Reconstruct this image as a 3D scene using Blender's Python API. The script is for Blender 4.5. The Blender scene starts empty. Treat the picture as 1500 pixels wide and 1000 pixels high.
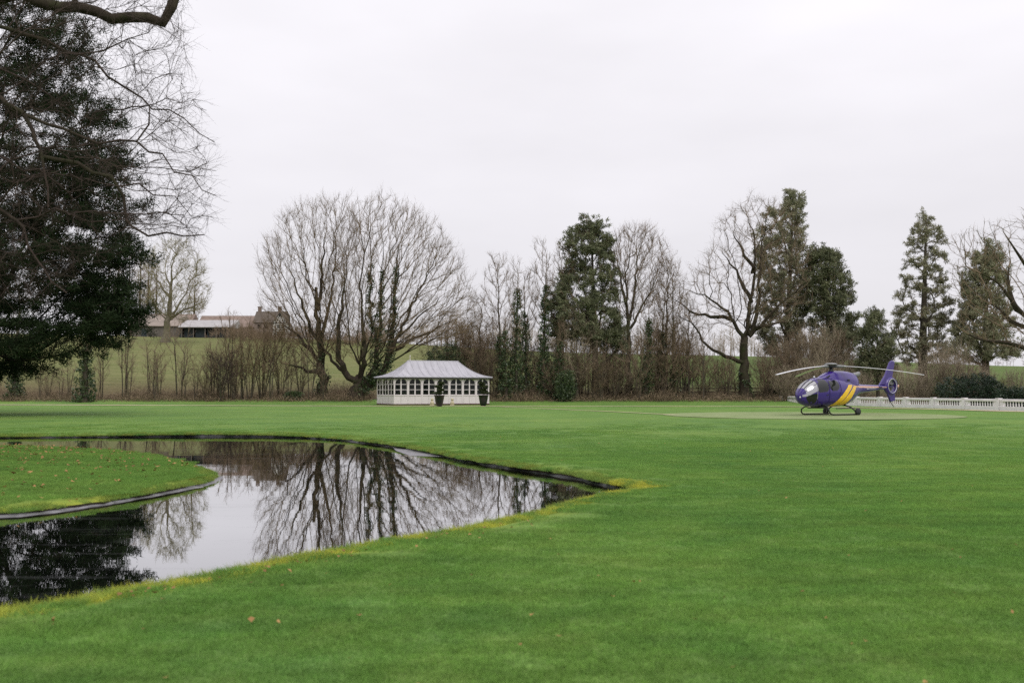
import bpy, bmesh, math
import numpy as np
from mathutils import Vector, Matrix
from mathutils.geometry import delaunay_2d_cdt

sc = bpy.context.scene
COL = sc.collection
R = math.radians

# ---------------------------------------------------------------- camera
EYE = 1.5
FPX = 35.0 / 36.0 * 1500.0
PITCH = math.atan(71.0 / FPX)
cam_d = bpy.data.cameras.new('camera')
cam_d.lens = 35.0
cam_d.sensor_width = 36.0
cam_d.clip_start = 0.1
cam_d.clip_end = 6000.0
cam_d.dof.use_dof = True
cam_d.dof.focus_distance = 62.0
cam_d.dof.aperture_fstop = 2.2
cam = bpy.data.objects.new('camera', cam_d)
cam.location = (0, 0, EYE)
cam.rotation_euler = (math.pi / 2 + PITCH, 0, 0)
COL.objects.link(cam)
sc.camera = cam

# ---------------------------------------------------------------- sky
SUN_EL, SUN_AZ = 48.0, 150.0          # azimuth clockwise from +Y (north)
w = bpy.data.worlds.new('World')
sc.world = w
w.use_nodes = True
nt = w.node_tree
nt.nodes.clear()
def wn(t, **kw):
    n = nt.nodes.new(t)
    for k, v in kw.items():
        setattr(n, k, v)
    return n
out = wn('ShaderNodeOutputWorld')
bg = wn('ShaderNodeBackground')
bg.inputs['Strength'].default_value = 0.1
sky = wn('ShaderNodeTexSky', sky_type='NISHITA', sun_disc=False)
sky.sun_elevation = R(SUN_EL)
sky.sun_rotation = R(SUN_AZ)
tc = wn('ShaderNodeTexCoord')
sep = wn('ShaderNodeSeparateXYZ')
nt.links.new(tc.outputs['Generated'], sep.inputs[0])
# overcast deck: brightens evenly from the horizon to the zenith
mr = wn('ShaderNodeMapRange')
mr.inputs['From Min'].default_value = 0.0
mr.inputs['From Max'].default_value = 1.0
mr.inputs['To Min'].default_value = 7.7
mr.inputs['To Max'].default_value = 14.2
nt.links.new(sep.outputs['Z'], mr.inputs['Value'])
mp = wn('ShaderNodeMapping')
mp.inputs['Scale'].default_value = (1.6, 1.6, 5.0)
nt.links.new(tc.outputs['Generated'], mp.inputs['Vector'])
nz = wn('ShaderNodeTexNoise')
nz.inputs['Scale'].default_value = 1.7
nz.inputs['Detail'].default_value = 4.0
nz.inputs['Roughness'].default_value = 0.5
nt.links.new(mp.outputs[0], nz.inputs['Vector'])
cr = wn('ShaderNodeMapRange')
cr.inputs['From Min'].default_value = 0.3
cr.inputs['From Max'].default_value = 0.7
cr.inputs['To Min'].default_value = 0.94
cr.inputs['To Max'].default_value = 1.06
nt.links.new(nz.outputs['Fac'], cr.inputs['Value'])
mul = wn('ShaderNodeMath', operation='MULTIPLY')
nt.links.new(mr.outputs[0], mul.inputs[0])
nt.links.new(cr.outputs[0], mul.inputs[1])
tint = wn('ShaderNodeVectorMath', operation='SCALE')
tint.inputs[0].default_value = (1.0, 0.975, 1.02)
nt.links.new(mul.outputs[0], tint.inputs['Scale'])
mix = wn('ShaderNodeMix', data_type='RGBA')
mix.inputs[0].default_value = 0.96
nt.links.new(sky.outputs[0], mix.inputs[6])
nt.links.new(tint.outputs[0], mix.inputs[7])
nt.links.new(mix.outputs[2], bg.inputs['Color'])
nt.links.new(bg.outputs[0], out.inputs['Surface'])

# ---------------------------------------------------------------- sun behind the cloud
sd = bpy.data.lights.new('sun', 'SUN')
sd.energy = 1.3
sd.angle = R(35)
sd.color = (1.0, 0.97, 0.93)
so = bpy.data.objects.new('sun', sd)
sdir = Vector((math.sin(R(SUN_AZ)) * math.cos(R(SUN_EL)), math.cos(R(SUN_AZ)) * math.cos(R(SUN_EL)), math.sin(R(SUN_EL))))
so.rotation_euler = (-sdir).to_track_quat('-Z', 'Y').to_euler()
so.location = (0, 0, 60)
COL.objects.link(so)

# ---------------------------------------------------------------- exposure and sampling
sc.view_settings.view_transform = 'Standard'
sc.view_settings.look = 'None'
sc.view_settings.exposure = 0.0
sc.view_settings.gamma = 1.0
sc.view_settings.use_curve_mapping = False
sc.render.engine = 'CYCLES'
sc.cycles.use_denoising = False
sc.cycles.denoiser = 'OPENIMAGEDENOISE'
sc.cycles.denoising_input_passes = 'RGB_ALBEDO_NORMAL'
sc.cycles.max_bounces = 6
sc.cycles.diffuse_bounces = 3
sc.cycles.glossy_bounces = 3
sc.cycles.transparent_max_bounces = 8
sc.cycles.caustics_reflective = False
sc.cycles.caustics_refractive = False

# ================================================================ helpers
CP, SP = math.cos(PITCH), math.sin(PITCH)
def ray(px, py):
    x = (np.asarray(px, float) - 750.0) / FPX
    y = -(np.asarray(py, float) - 500.0) / FPX
    return np.stack([x, CP - y * SP, SP + y * CP], -1)      # world direction
def ground(px, py, z=0.0):
    d = ray(px, py)
    t = (z - EYE) / d[..., 2]
    p = d * t[..., None]
    p[..., 2] += EYE
    return p
def at(px, py, Y):
    d = ray(px, py)
    t = np.asarray(Y, float) / d[..., 1]
    p = d * t[..., None]
    p[..., 2] += EYE
    return p
def atx(px, Y):
    return (px - 750.0) / FPX * Y          # close enough at the horizon

def smooth(t):
    t = np.clip(t, 0, 1)
    return t * t * (3 - 2 * t)
def terrain(X, Y):
    X = np.asarray(X, float); Y = np.asarray(Y, float)
    z = 0.5 * smooth((Y - 103.0) / 11.0)
    H = np.interp(X, [-400, -110, -70, 0, 60, 140, 400], [19.0, 16.9, 15.8, 12.6, 10.4, 8.0, 8.0])
    s = np.clip((Y - 117.0) / 165.0, 0, 1)
    s = s * (1.25 - 0.25 * s)
    z = z + H * s + 0.4 * np.sin(X * 0.05 + 1.0) * np.sin(Y * 0.04) * np.clip((Y - 120) / 60, 0, 1)
    z = z - 0.012 * np.clip(Y - 300.0, 0, 600)
    return z

def link(o, parent=None):
    COL.objects.link(o)
    if parent is not None:
        o.parent = parent
    return o
def tag(o, label=None, cat=None, group=None, kind=None):
    if label: o['label'] = label
    if cat: o['category'] = cat
    if group: o['group'] = group
    if kind: o['kind'] = kind
    return o
def thing(name, loc, label, cat, group=None, rz=0.0):
    o = bpy.data.objects.new(name, None)
    o.empty_display_size = 0.3
    o.location = tuple(float(v) for v in loc)
    o.rotation_euler = (0, 0, rz)
    COL.objects.link(o)
    return tag(o, label, cat, group)

def mesh_np(name, V, faces, mats, parent=None, smooth_=False, attrs=None, midx=None):
    """V (n,3); faces: list of int arrays (m,k). One mesh object."""
    V = np.asarray(V, np.float32).reshape(-1, 3)
    faces = [np.asarray(f, np.int32) for f in faces if len(f)]
    me = bpy.data.meshes.new(name)
    me.vertices.add(len(V))
    me.vertices.foreach_set('co', V.ravel())
    nl = sum(f.size for f in faces)
    npoly = sum(len(f) for f in faces)
    me.loops.add(nl)
    me.loops.foreach_set('vertex_index', np.concatenate([f.ravel() for f in faces]))
    me.polygons.add(npoly)
    tot = np.concatenate([np.full(len(f), f.shape[1], np.int32) for f in faces])
    start = np.concatenate([[0], np.cumsum(tot)[:-1]]).astype(np.int32)
    me.polygons.foreach_set('loop_start', start)
    me.polygons.foreach_set('loop_total', tot)
    if smooth_:
        me.polygons.foreach_set('use_smooth', np.ones(npoly, bool))
    if not isinstance(mats, (list, tuple)):
        mats = [mats]
    for m in mats:
        me.materials.append(m)
    if midx is not None:
        me.polygons.foreach_set('material_index', np.asarray(midx, np.int32))
    if attrs:
        for k, v in attrs.items():
            a = me.attributes.new(k, 'FLOAT', 'POINT')
            a.data.foreach_set('value', np.asarray(v, np.float32))
    me.update(calc_edges=True)
    me.validate()
    o = bpy.data.objects.new(name, me)
    return link(o, parent)

class MB:
    """collects simple shapes into one mesh"""
    def __init__(s): s.v = []; s.f = []
    def add(s, vs, fs):
        b = len(s.v)
        s.v += [tuple(map(float, q)) for q in vs]
        s.f += [tuple(b + i for i in f) for f in fs]
        return s
    def box(s, x0, x1, y0, y1, z0, z1, M=None):
        vs = [(x0,y0,z0),(x1,y0,z0),(x1,y1,z0),(x0,y1,z0),(x0,y0,z1),(x1,y0,z1),(x1,y1,z1),(x0,y1,z1)]
        if M is not None: vs = [tuple(M @ Vector(q)) for q in vs]
        return s.add(vs, [(3,2,1,0),(4,5,6,7),(0,1,5,4),(1,2,6,5),(2,3,7,6),(3,0,4,7)])
    def lathe(s, prof, n=16, c=(0,0,0), cap=True):
        vs = []
        for r, z in prof:
            for k in range(n):
                a = 2*math.pi*k/n
                vs.append((c[0]+r*math.cos(a), c[1]+r*math.sin(a), c[2]+z))
        fs = []
        for i in range(len(prof)-1):
            for k in range(n):
                fs.append((i*n+k, i*n+(k+1)%n, (i+1)*n+(k+1)%n, (i+1)*n+k))
        if cap:
            fs.append(tuple(range(n))[::-1]); fs.append(tuple((len(prof)-1)*n+k for k in range(n)))
        return s.add(vs, fs)
    def tube(s, pts, rad, n=8, cap=True):
        pts = [Vector(p) for p in pts]
        if not hasattr(rad, '__len__'): rad = [rad]*len(pts)
        vs = []; u = None
        for i, p in enumerate(pts):
            t = (pts[min(i+1,len(pts)-1)] - pts[max(i-1,0)]).normalized()
            if u is None:
                u = t.cross(Vector((0,0,1)) if abs(t.z) < .9 else Vector((1,0,0))).normalized()
            u = (u - t*u.dot(t)).normalized(); v = t.cross(u)
            for k in range(n):
                a = 2*math.pi*k/n
                vs.append(p + rad[i]*(math.cos(a)*u + math.sin(a)*v))
        fs = []
        for i in range(len(pts)-1):
            for k in range(n):
                fs.append((i*n+k, i*n+(k+1)%n, (i+1)*n+(k+1)%n, (i+1)*n+k))
        if cap:
            fs.append(tuple(range(n))[::-1]); fs.append(tuple((len(pts)-1)*n+k for k in range(n)))
        return s.add(vs, fs)
    def build(s, name, mat, parent=None, smooth_=False, bevel=0.0):
        me = bpy.data.meshes.new(name)
        me.from_pydata(s.v, [], s.f)
        me.materials.append(mat)
        bm = bmesh.new(); bm.from_mesh(me)
        bmesh.ops.recalc_face_normals(bm, faces=bm.faces)
        if bevel > 0:
            bmesh.ops.bevel(bm, geom=list(bm.edges), offset=bevel, segments=1, affect='EDGES', clamp_overlap=True)
        bm.to_mesh(me); bm.free()
        if smooth_:
            for p in me.polygons: p.use_smooth = True
        me.update()
        return link(bpy.data.objects.new(name, me), parent)

def copy_tree(root, loc, rz=0.0, scale=None, label=None, group=None):
    r = root.copy(); COL.objects.link(r)
    r.location = tuple(float(v) for v in loc); r.rotation_euler = (0, 0, rz)
    if scale is not None: r.scale = scale if hasattr(scale, '__len__') else (scale,)*3
    if label: r['label'] = label
    if group: r['group'] = group
    for ch in list(root.children):
        c = ch.copy(); COL.objects.link(c); c.parent = r
        for g in list(ch.children):
            d = g.copy(); COL.objects.link(d); d.parent = c
    return r

# ---------------------------------------------------------------- materials
def new_mat(name):
    m = bpy.data.materials.new(name); m.use_nodes = True
    t = m.node_tree
    return m, t, t.nodes['Principled BSDF'], t.nodes['Material Output']
def ramp(t, stops):
    r = t.nodes.new('ShaderNodeValToRGB')
    e = r.color_ramp.elements
    while len(e) < len(stops): e.new(0.5)
    for el, (p, c) in zip(e, stops):
        el.position = p; el.color = (*c, 1)
    return r
def noise(t, scale, detail=3, rough=0.55, vec=None, dist=0.0):
    n = t.nodes.new('ShaderNodeTexNoise')
    n.inputs['Scale'].default_value = scale
    n.inputs['Detail'].default_value = detail
    n.inputs['Roughness'].default_value = rough
    n.inputs['Distortion'].default_value = dist
    if vec is not None: t.links.new(vec, n.inputs['Vector'])
    return n
def pos(t):
    return t.nodes.new('ShaderNodeNewGeometry').outputs['Position']
def objco(t):
    return t.nodes.new('ShaderNodeTexCoord').outputs['Object']
def scaled(t, vec, s):
    m = t.nodes.new('ShaderNodeMapping'); m.inputs['Scale'].default_value = s
    t.links.new(vec, m.inputs['Vector']); return m.outputs[0]
def mixc(t, a, b, fac, mode='MIX'):
    m = t.nodes.new('ShaderNodeMix'); m.data_type = 'RGBA'; m.blend_type = mode
    for sock, v in ((m.inputs[0], fac), (m.inputs[6], a), (m.inputs[7], b)):
        if hasattr(v, 'is_output') or hasattr(v, 'links'): t.links.new(v, sock)
        elif hasattr(v, '__len__'): sock.default_value = (*v[:3], 1)
        else: sock.default_value = v
    return m.outputs[2]
def maprange(t, v, a, b, c=0.0, d=1.0):
    m = t.nodes.new('ShaderNodeMapRange')
    for k, x in zip(('From Min','From Max','To Min','To Max'), (a, b, c, d)): m.inputs[k].default_value = x
    t.links.new(v, m.inputs['Value']); return m.outputs[0]
def bump(t, h, strength, dist, bs):
    b = t.nodes.new('ShaderNodeBump')
    b.inputs['Strength'].default_value = strength; b.inputs['Distance'].default_value = dist
    t.links.new(h, b.inputs['Height']); t.links.new(b.outputs[0], bs.inputs['Normal'])
def simple(name, col, rough=0.6, spec=0.5, var=0.12, scale=3.0, bmp=0.0, metal=0.0, coat=0.0, coords='obj'):
    m, t, bs, o = new_mat(name)
    v = objco(t) if coords == 'obj' else pos(t)
    n = noise(t, scale, 4, 0.6, v)
    c0 = tuple(x*(1-var) for x in col); c1 = tuple(min(1, x*(1+var)) for x in col)
    r = ramp(t, [(0.3, c0), (0.7, c1)])
    t.links.new(n.outputs['Fac'], r.inputs[0]); t.links.new(r.outputs[0], bs.inputs['Base Color'])
    bs.inputs['Roughness'].default_value = rough
    bs.inputs['Specular IOR Level'].default_value = spec
    bs.inputs['Metallic'].default_value = metal
    bs.inputs['Coat Weight'].default_value = coat
    bs.inputs['Coat Roughness'].default_value = 0.05
    if bmp: bump(t, n.outputs['Fac'], 0.6, bmp, bs)
    return m

def grass_colour(t, blades):
    """turf colour from world position: shared by the lawn sheet and its blades"""
    p = pos(t)
    big = noise(t, 0.16, 3, 0.6, p)
    mid = noise(t, 1.3, 4, 0.65, p)
    streak = noise(t, 1.0, 3, 0.6, scaled(t, p, (0.35, 2.2, 1)))
    fine = noise(t, 14.0, 3, 0.7, p)
    a = ramp(t, [(0.32, (0.068, 0.160, 0.032)), (0.5, (0.108, 0.210, 0.038)), (0.68, (0.160, 0.255, 0.050))])
    t.links.new(big.outputs['Fac'], a.inputs[0])
    b = ramp(t, [(0.3, (0.080, 0.178, 0.040)), (0.55, (0.110, 0.208, 0.042)), (0.72, (0.155, 0.235, 0.058))])
    t.links.new(mid.outputs['Fac'], b.inputs[0])
    c = mixc(t, a.outputs[0], b.outputs[0], 0.5)
    s = maprange(t, streak.outputs['Fac'], 0.3, 0.7, 0.84, 1.14)
    f = maprange(t, fine.outputs['Fac'], 0.25, 0.75, 0.72, 1.28)
    mm = t.nodes.new('ShaderNodeMath'); mm.operation = 'MULTIPLY'
    t.links.new(s, mm.inputs[0]); t.links.new(f, mm.inputs[1])
    sc_ = t.nodes.new('ShaderNodeVectorMath'); sc_.operation = 'SCALE'
    t.links.new(c, sc_.inputs[0]); t.links.new(mm.outputs[0], sc_.inputs['Scale'])
    return sc_.outputs[0], fine.outputs['Fac']

def mat_lawn():
    m, t, bs, o = new_mat('lawn_turf')
    c, f = grass_colour(t, False)
    c = mixc(t, c, (1.02, 0.94, 1.0), 1.0, 'MULTIPLY')
    k_ = t.nodes.new('ShaderNodeVectorMath'); k_.operation = 'SCALE'; k_.inputs['Scale'].default_value = 1.16
    t.links.new(c, k_.inputs[0]); c = k_.outputs[0]
    at_ = t.nodes.new('ShaderNodeAttribute'); at_.attribute_name = 'edge'
    n = noise(t, 3.5, 4, 0.65, pos(t))
    e = t.nodes.new('ShaderNodeMath'); e.operation = 'MULTIPLY'
    t.links.new(at_.outputs['Fac'], e.inputs[0]); t.links.new(maprange(t, n.outputs['Fac'], 0.3, 0.6, 0.3, 1.0), e.inputs[1])
    c2 = mixc(t, c, (0.38, 0.39, 0.04), e.outputs[0])
    t.links.new(c2, bs.inputs['Base Color'])
    bs.inputs['Roughness'].default_value = 0.9
    bs.inputs['Specular IOR Level'].default_value = 0.15
    n3 = noise(t, 45.0, 2, 0.7, pos(t))
    bump(t, n3.outputs['Fac'], 0.9, 0.03, bs)
    return m
def mat_blade(name, tintc=None, fac=0.0):
    m, t, bs, o = new_mat(name)
    c, f = grass_colour(t, True)
    if tintc is not None:
        n = noise(t, 2.2, 3, 0.6, pos(t))
        c = mixc(t, c, tintc, maprange(t, n.outputs['Fac'], 0.36, 0.62, 0.0, fac))
    at_ = t.nodes.new('ShaderNodeAttribute'); at_.attribute_name = 'tint'
    k = maprange(t, at_.outputs['Fac'], 0, 1, 1.08, 2.1)
    s2 = t.nodes.new('ShaderNodeVectorMath'); s2.operation = 'SCALE'
    c = mixc(t, c, (1.02, 0.97, 1.04), 1.0, 'MULTIPLY')
    t.links.new(c, s2.inputs[0]); t.links.new(k, s2.inputs['Scale'])
    t.links.new(s2.outputs[0], bs.inputs['Base Color'])
    bs.inputs['Roughness'].default_value = 0.6
    bs.inputs['Specular IOR Level'].default_value = 0.25
    tr = t.nodes.new('ShaderNodeBsdfTranslucent')
    t.links.new(s2.outputs[0], tr.inputs['Color'])
    ms = t.nodes.new('ShaderNodeMixShader'); ms.inputs[0].default_value = 0.5
    t.links.new(bs.outputs[0], ms.inputs[1]); t.links.new(tr.outputs[0], ms.inputs[2])
    t.links.new(ms.outputs[0], o.inputs['Surface'])
    return m
def mat_leaf(name, dark, light, rough=0.6, transl=0.2, spec=0.3):
    m, t, bs, o = new_mat(name)
    at_ = t.nodes.new('ShaderNodeAttribute'); at_.attribute_name = 'tint'
    r = ramp(t, [(0.0, dark), (1.0, light)])
    t.links.new(at_.outputs['Fac'], r.inputs[0])
    t.links.new(r.outputs[0], bs.inputs['Base Color'])
    bs.inputs['Roughness'].default_value = rough
    bs.inputs['Specular IOR Level'].default_value = spec
    if transl > 0:
        tr = t.nodes.new('ShaderNodeBsdfTranslucent')
        t.links.new(r.outputs[0], tr.inputs['Color'])
        ms = t.nodes.new('ShaderNodeMixShader'); ms.inputs[0].default_value = transl
        t.links.new(bs.outputs[0], ms.inputs[1]); t.links.new(tr.outputs[0], ms.inputs[2])
        t.links.new(ms.outputs[0], o.inputs['Surface'])
    return m
def mat_bark(name, dark, light, moss=None):
    m, t, bs, o = new_mat(name)
    p = pos(t)
    n = noise(t, 5.0, 5, 0.7, scaled(t, p, (1, 1, 0.35)))
    r = ramp(t, [(0.3, dark), (0.7, light)])
    t.links.new(n.outputs['Fac'], r.inputs[0])
    c = r.outputs[0]
    if moss:
        n2 = noise(t, 1.1, 4, 0.7, p)
        c = mixc(t, c, moss, maprange(t, n2.outputs['Fac'], 0.48, 0.66, 0.0, 0.75))
    t.links.new(c, bs.inputs['Base Color'])
    bs.inputs['Roughness'].default_value = 0.95
    bs.inputs['Specular IOR Level'].default_value = 0.1
    bump(t, n.outputs['Fac'], 0.8, 0.03, bs)
    return m

M = {}
M['lawn'] = mat_lawn()
M['blade'] = mat_blade('grass_blade')
M['bank_blade'] = mat_blade('far_bank_grass_blade', (0.20, 0.21, 0.040), 0.55)
M['edge_blade'] = mat_blade('bank_grass_blade', (0.36, 0.37, 0.05), 0.9)
M['bark'] = mat_bark('bark', (0.045, 0.038, 0.030), (0.120, 0.102, 0.080), (0.080, 0.082, 0.038))
M['bark_dark'] = mat_bark('bark_dark', (0.024, 0.019, 0.015), (0.066, 0.052, 0.039), (0.045, 0.050, 0.022))
M['bark_pale'] = mat_bark('bark_pale', (0.10, 0.088, 0.065), (0.22, 0.195, 0.145), (0.16, 0.155, 0.075))
M['twig'] = simple('twig', (0.200, 0.148, 0.102), 0.9, 0.1, 0.3, 0.8, coords='pos')
M['twig_gold'] = simple('twig_ochre', (0.178, 0.130, 0.080), 0.9, 0.1, 0.3, 0.6, coords='pos')
M['twig_red'] = simple('twig_russet', (0.320, 0.262, 0.190), 0.9, 0.1, 0.3, 0.6, coords='pos')
M['twig_dark'] = simple('twig_dark', (0.060, 0.045, 0.037), 0.9, 0.1, 0.3, 0.8, coords='pos')
M['twig_pale'] = simple('twig_lichen', (0.24, 0.215, 0.12), 0.9, 0.1, 0.3, 0.8, coords='pos')
M['needle_dark'] = mat_leaf('pine_needle', (0.007, 0.013, 0.006), (0.030, 0.046, 0.019), 0.9, 0.1, 0.08)
M['cypress'] = mat_leaf('cypress_spray', (0.120, 0.128, 0.075), (0.370, 0.360, 0.225), 0.7, 0.15)
M['cypress_dark'] = mat_leaf('dark_cypress_spray', (0.060, 0.072, 0.038), (0.230, 0.240, 0.130), 0.7, 0.15)
M['redwood'] = mat_leaf('redwood_spray', (0.130, 0.135, 0.080), (0.370, 0.350, 0.220), 0.7, 0.15)
M['ivy'] = mat_leaf('ivy_leaf', (0.022, 0.044, 0.017), (0.095, 0.130, 0.050), 0.45, 0.1, 0.45)
M['laurel'] = mat_leaf('laurel_leaf', (0.008, 0.020, 0.011), (0.040, 0.066, 0.034), 0.4, 0.1, 0.45)
M['box_leaf'] = mat_leaf('box_leaf', (0.012, 0.024, 0.008), (0.060, 0.075, 0.022), 0.5, 0.1)
M['dead'] = mat_leaf('dead_stem', (0.105, 0.078, 0.052), (0.37, 0.285, 0.185), 0.9, 0.1, 0.1)
M['fallen'] = mat_leaf('fallen_leaf', (0.14, 0.07, 0.03), (0.46, 0.27, 0.11), 0.8, 0.15, 0.2)
# ================================================================ GROUND, POND, PATHS
rng = np.random.default_rng(7)

def resample(P, step):
    P = np.asarray(P, float)
    seg = np.linalg.norm(np.diff(P, axis=0), axis=1)
    s = np.concatenate([[0], np.cumsum(seg)])
    n = max(2, int(round(s[-1] / step)) + 1)
    q = np.linspace(0, s[-1], n)
    return np.stack([np.interp(q, s, P[:, k]) for k in range(P.shape[1])], -1)
def chaikin(P, n=2, closed=False):
    P = np.asarray(P, float)
    for _ in range(n):
        if closed:
            Q = np.roll(P, -1, axis=0)
            P = np.stack([P*.75+Q*.25, P*.25+Q*.75], 1).reshape(-1, P.shape[1])
        else:
            a, b = P[:-1], P[1:]
            m_ = np.stack([a*.75+b*.25, a*.25+b*.75], 1).reshape(-1, P.shape[1])
            P = np.concatenate([P[:1], m_, P[-1:]])
    return P
def inside(P, poly):
    x, y = P[:, 0], P[:, 1]
    res = np.zeros(len(P), bool)
    n = len(poly)
    for i in range(n):
        x0, y0 = poly[i]; x1, y1 = poly[(i+1) % n]
        c = ((y0 > y) != (y1 > y))
        with np.errstate(divide='ignore', invalid='ignore'):
            xx = (x1-x0)*(y-y0)/(y1-y0) + x0
        res ^= c & (x < xx)
    return res
def dist_poly(P, poly, closed=True):
    d = np.full(len(P), 1e9)
    n = len(poly)
    for i in range(n if closed else n-1):
        a = poly[i]; b = poly[(i+1) % n]
        ab = b - a
        t = np.clip(((P-a) @ ab) / max(ab @ ab, 1e-9), 0, 1)
        d = np.minimum(d, np.hypot(*(P - a - t[:, None]*ab).T))
    return d
def offset_poly(poly, d):
    """poly closed; positive d moves outwards for a counter-clockwise outline"""
    nx = np.roll(poly, -1, axis=0) - np.roll(poly, 1, axis=0)
    nrm = np.stack([nx[:, 1], -nx[:, 0]], -1)
    nrm /= np.maximum(np.linalg.norm(nrm, axis=1, keepdims=True), 1e-9)
    return poly + nrm * d
def ccw(poly):
    a = np.sum(poly[:, 0]*np.roll(poly[:, 1], -1) - np.roll(poly[:, 0], -1)*poly[:, 1])
    return poly if a > 0 else poly[::-1]

far_px = [(-700, 642), (-400, 639), (0, 636), (150, 635), (300, 634), (400, 634.5), (480, 637), (540, 643), (600, 651.5), (650, 660),
          (690, 669), (760, 679), (830, 689), (880, 698.5), (908, 703.5), (938, 708.5), (956, 711.5)]
near_px = [(958, 713.5), (925, 716.0), (905, 718.5), (860, 728), (800, 745), (700, 768), (600, 785), (540, 795), (450, 811), (400, 821), (300, 841),
           (200, 859), (100, 874), (0, 895)]
fp = ground(*np.array(far_px).T)[:, :2]
npx = ground(*np.array(near_px).T)[:, :2]
left = np.array([[-6.2, 6.1], [-9.5, 5.5], [-14.0, 6.0], [-20.0, 9.0], [-25.0, 16.0], [-29.0, 25.0], [-36.0, 30.0]])
POND = np.concatenate([fp, npx, left])
POND = chaikin(POND, 2, True)
POND = ccw(resample(np.vstack([POND, POND[:1]]), 0.3)[:-1])
s_ = np.arange(len(POND))
POND = offset_poly(POND, 0) + 0.02 * rng.normal(size=(len(POND), 2)) + (0.05*np.sin(s_*0.83)*np.sin(s_*0.31+1) + 0.04*np.sin(s_*1.7+2))[:, None]*np.array([0.5, 0.8])
isl_px_far = [(317, 692), (300, 683), (262, 671), (200, 660), (100, 653.5), (0, 651)]
isl_px_near = [(0, 742), (60, 738), (100, 733), (150, 726), (230, 713), (295, 700)]
i1 = ground(*np.array(isl_px_far).T)[:, :2]
i2 = ground(*np.array(isl_px_near).T)[:, :2]
ISL = np.concatenate([i1, np.array([[-17.5, 26.3], [-21.5, 24.0], [-22.0, 18.5], [-18.5, 13.5], [-13.0, 11.2], [-9.0, 11.3]]), i2])
ISL = chaikin(ISL, 2, True)
ISL = ccw(resample(np.vstack([ISL, ISL[:1]]), 0.22)[:-1])
ISL = ISL + 0.02 * rng.normal(size=ISL.shape)
WATER_Z = -0.12

def sheet(name, outlines_in, extra_pts, keep, zf, mat, kind='structure', attr=None):
    """constrained Delaunay sheet; outlines_in: closed outlines kept as edges; keep(centroids)->bool"""
    vs, es = [], []
    for ol in outlines_in:
        b = len(vs)
        vs += [Vector((float(a), float(c))) for a, c in ol]
        es += [(b+i, b+(i+1) % len(ol)) for i in range(len(ol))]
    vs += [Vector((float(a), float(c))) for a, c in extra_pts]
    V, E, F, *_ = delaunay_2d_cdt(vs, es, [], 0, 1e-4)
    V = np.array([(q.x, q.y) for q in V]); F = np.array([f for f in F if len(f) == 3])
    cen = V[F].mean(axis=1)
    F = F[keep(cen)]
    a = V[F[:, 1]] - V[F[:, 0]]; b = V[F[:, 2]] - V[F[:, 0]]
    flip = (a[:, 0]*b[:, 1] - a[:, 1]*b[:, 0]) < 0
    F[flip] = F[flip][:, ::-1]
    used = np.unique(F); mp_ = -np.ones(len(V), int); mp_[used] = np.arange(len(used))
    V = V[used]; F = mp_[F]
    o = mesh_np(name, np.column_stack([V, zf(V)]), [F], mat, None, True, {k: f(V) for k, f in attr.items()} if attr else None)
    return tag(o, kind=kind)

# lawn: flat turf with the pond cut out
gx, gy = np.meshgrid(np.arange(-60, 60.1, 2.0), np.arange(-6, 112.01, 2.0))
pts = np.column_stack([gx.ravel(), gy.ravel()])
gx, gy = np.meshgrid(np.concatenate([np.arange(-900, -60, 40), np.arange(80, 901, 40)]), np.array([-300, -150, -60, -20, 0, 30, 60, 80, 96, 100, 103, 105, 107, 109, 112]))
pts2 = np.column_stack([gx.ravel(), gy.ravel()])
gx, gy = np.meshgrid(np.arange(-60, 61, 20), np.array([-300., -150, -60, -25]))
pts3 = np.column_stack([gx.ravel(), gy.ravel()])
rings = [offset_poly(POND, d)[::2] for d in (0.12, 0.3, 0.6, 1.0)]
allp = np.concatenate([pts[dist_poly(pts, POND) > 1.2], pts2, pts3] + rings)
allp = allp[~inside(allp, POND)]
def edge_w(V):
    return np.interp(V[:, 1], [8.0, 13.0, 17.0, 22.0], [0.9, 0.55, 0.35, 0.15])
def lawn_z(V):
    d = dist_poly(V, POND)
    z = terrain(V[:, 0], V[:, 1]) + 0.018*np.sin(V[:, 0]*0.55+1)*np.sin(V[:, 1]*0.41) * (np.abs(V[:, 1]) < 100)
    return z - 0.05*np.exp(-(d/0.22)**2) + 0.02*np.exp(-((d-0.5)/0.3)**2)
lawn = sheet('lawn', [POND], allp, lambda c: ~inside(c, POND), lawn_z, M['lawn'],
             attr={'edge': lambda V: edge_w(V)*np.exp(-(dist_poly(V, POND)/0.32)**2)})

# island of turf in the pond
gx, gy = np.meshgrid(np.arange(-24, -3, 0.7), np.arange(10, 28, 0.7))
ip = np.column_stack([gx.ravel(), gy.ravel()])
ip = ip[inside(ip, ISL) & (dist_poly(ip, ISL) > 0.5)]
rings = [offset_poly(ISL, -d)[::2] for d in (0.12, 0.3)]
def isl_z(V):
    d = dist_poly(V, ISL)
    return -0.07 + 0.07*smooth(d/0.5) + 0.10*smooth(d/4.0) + 0.012*np.sin(V[:, 0]*2.1)*np.sin(V[:, 1]*1.7)
island = sheet('island_turf', [ISL], np.concatenate([ip]+rings), lambda c: inside(c, ISL), isl_z, M['lawn'],
               attr={'edge': lambda V: 0.8*np.exp(-(dist_poly(V, ISL)/0.3)**2)})

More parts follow.
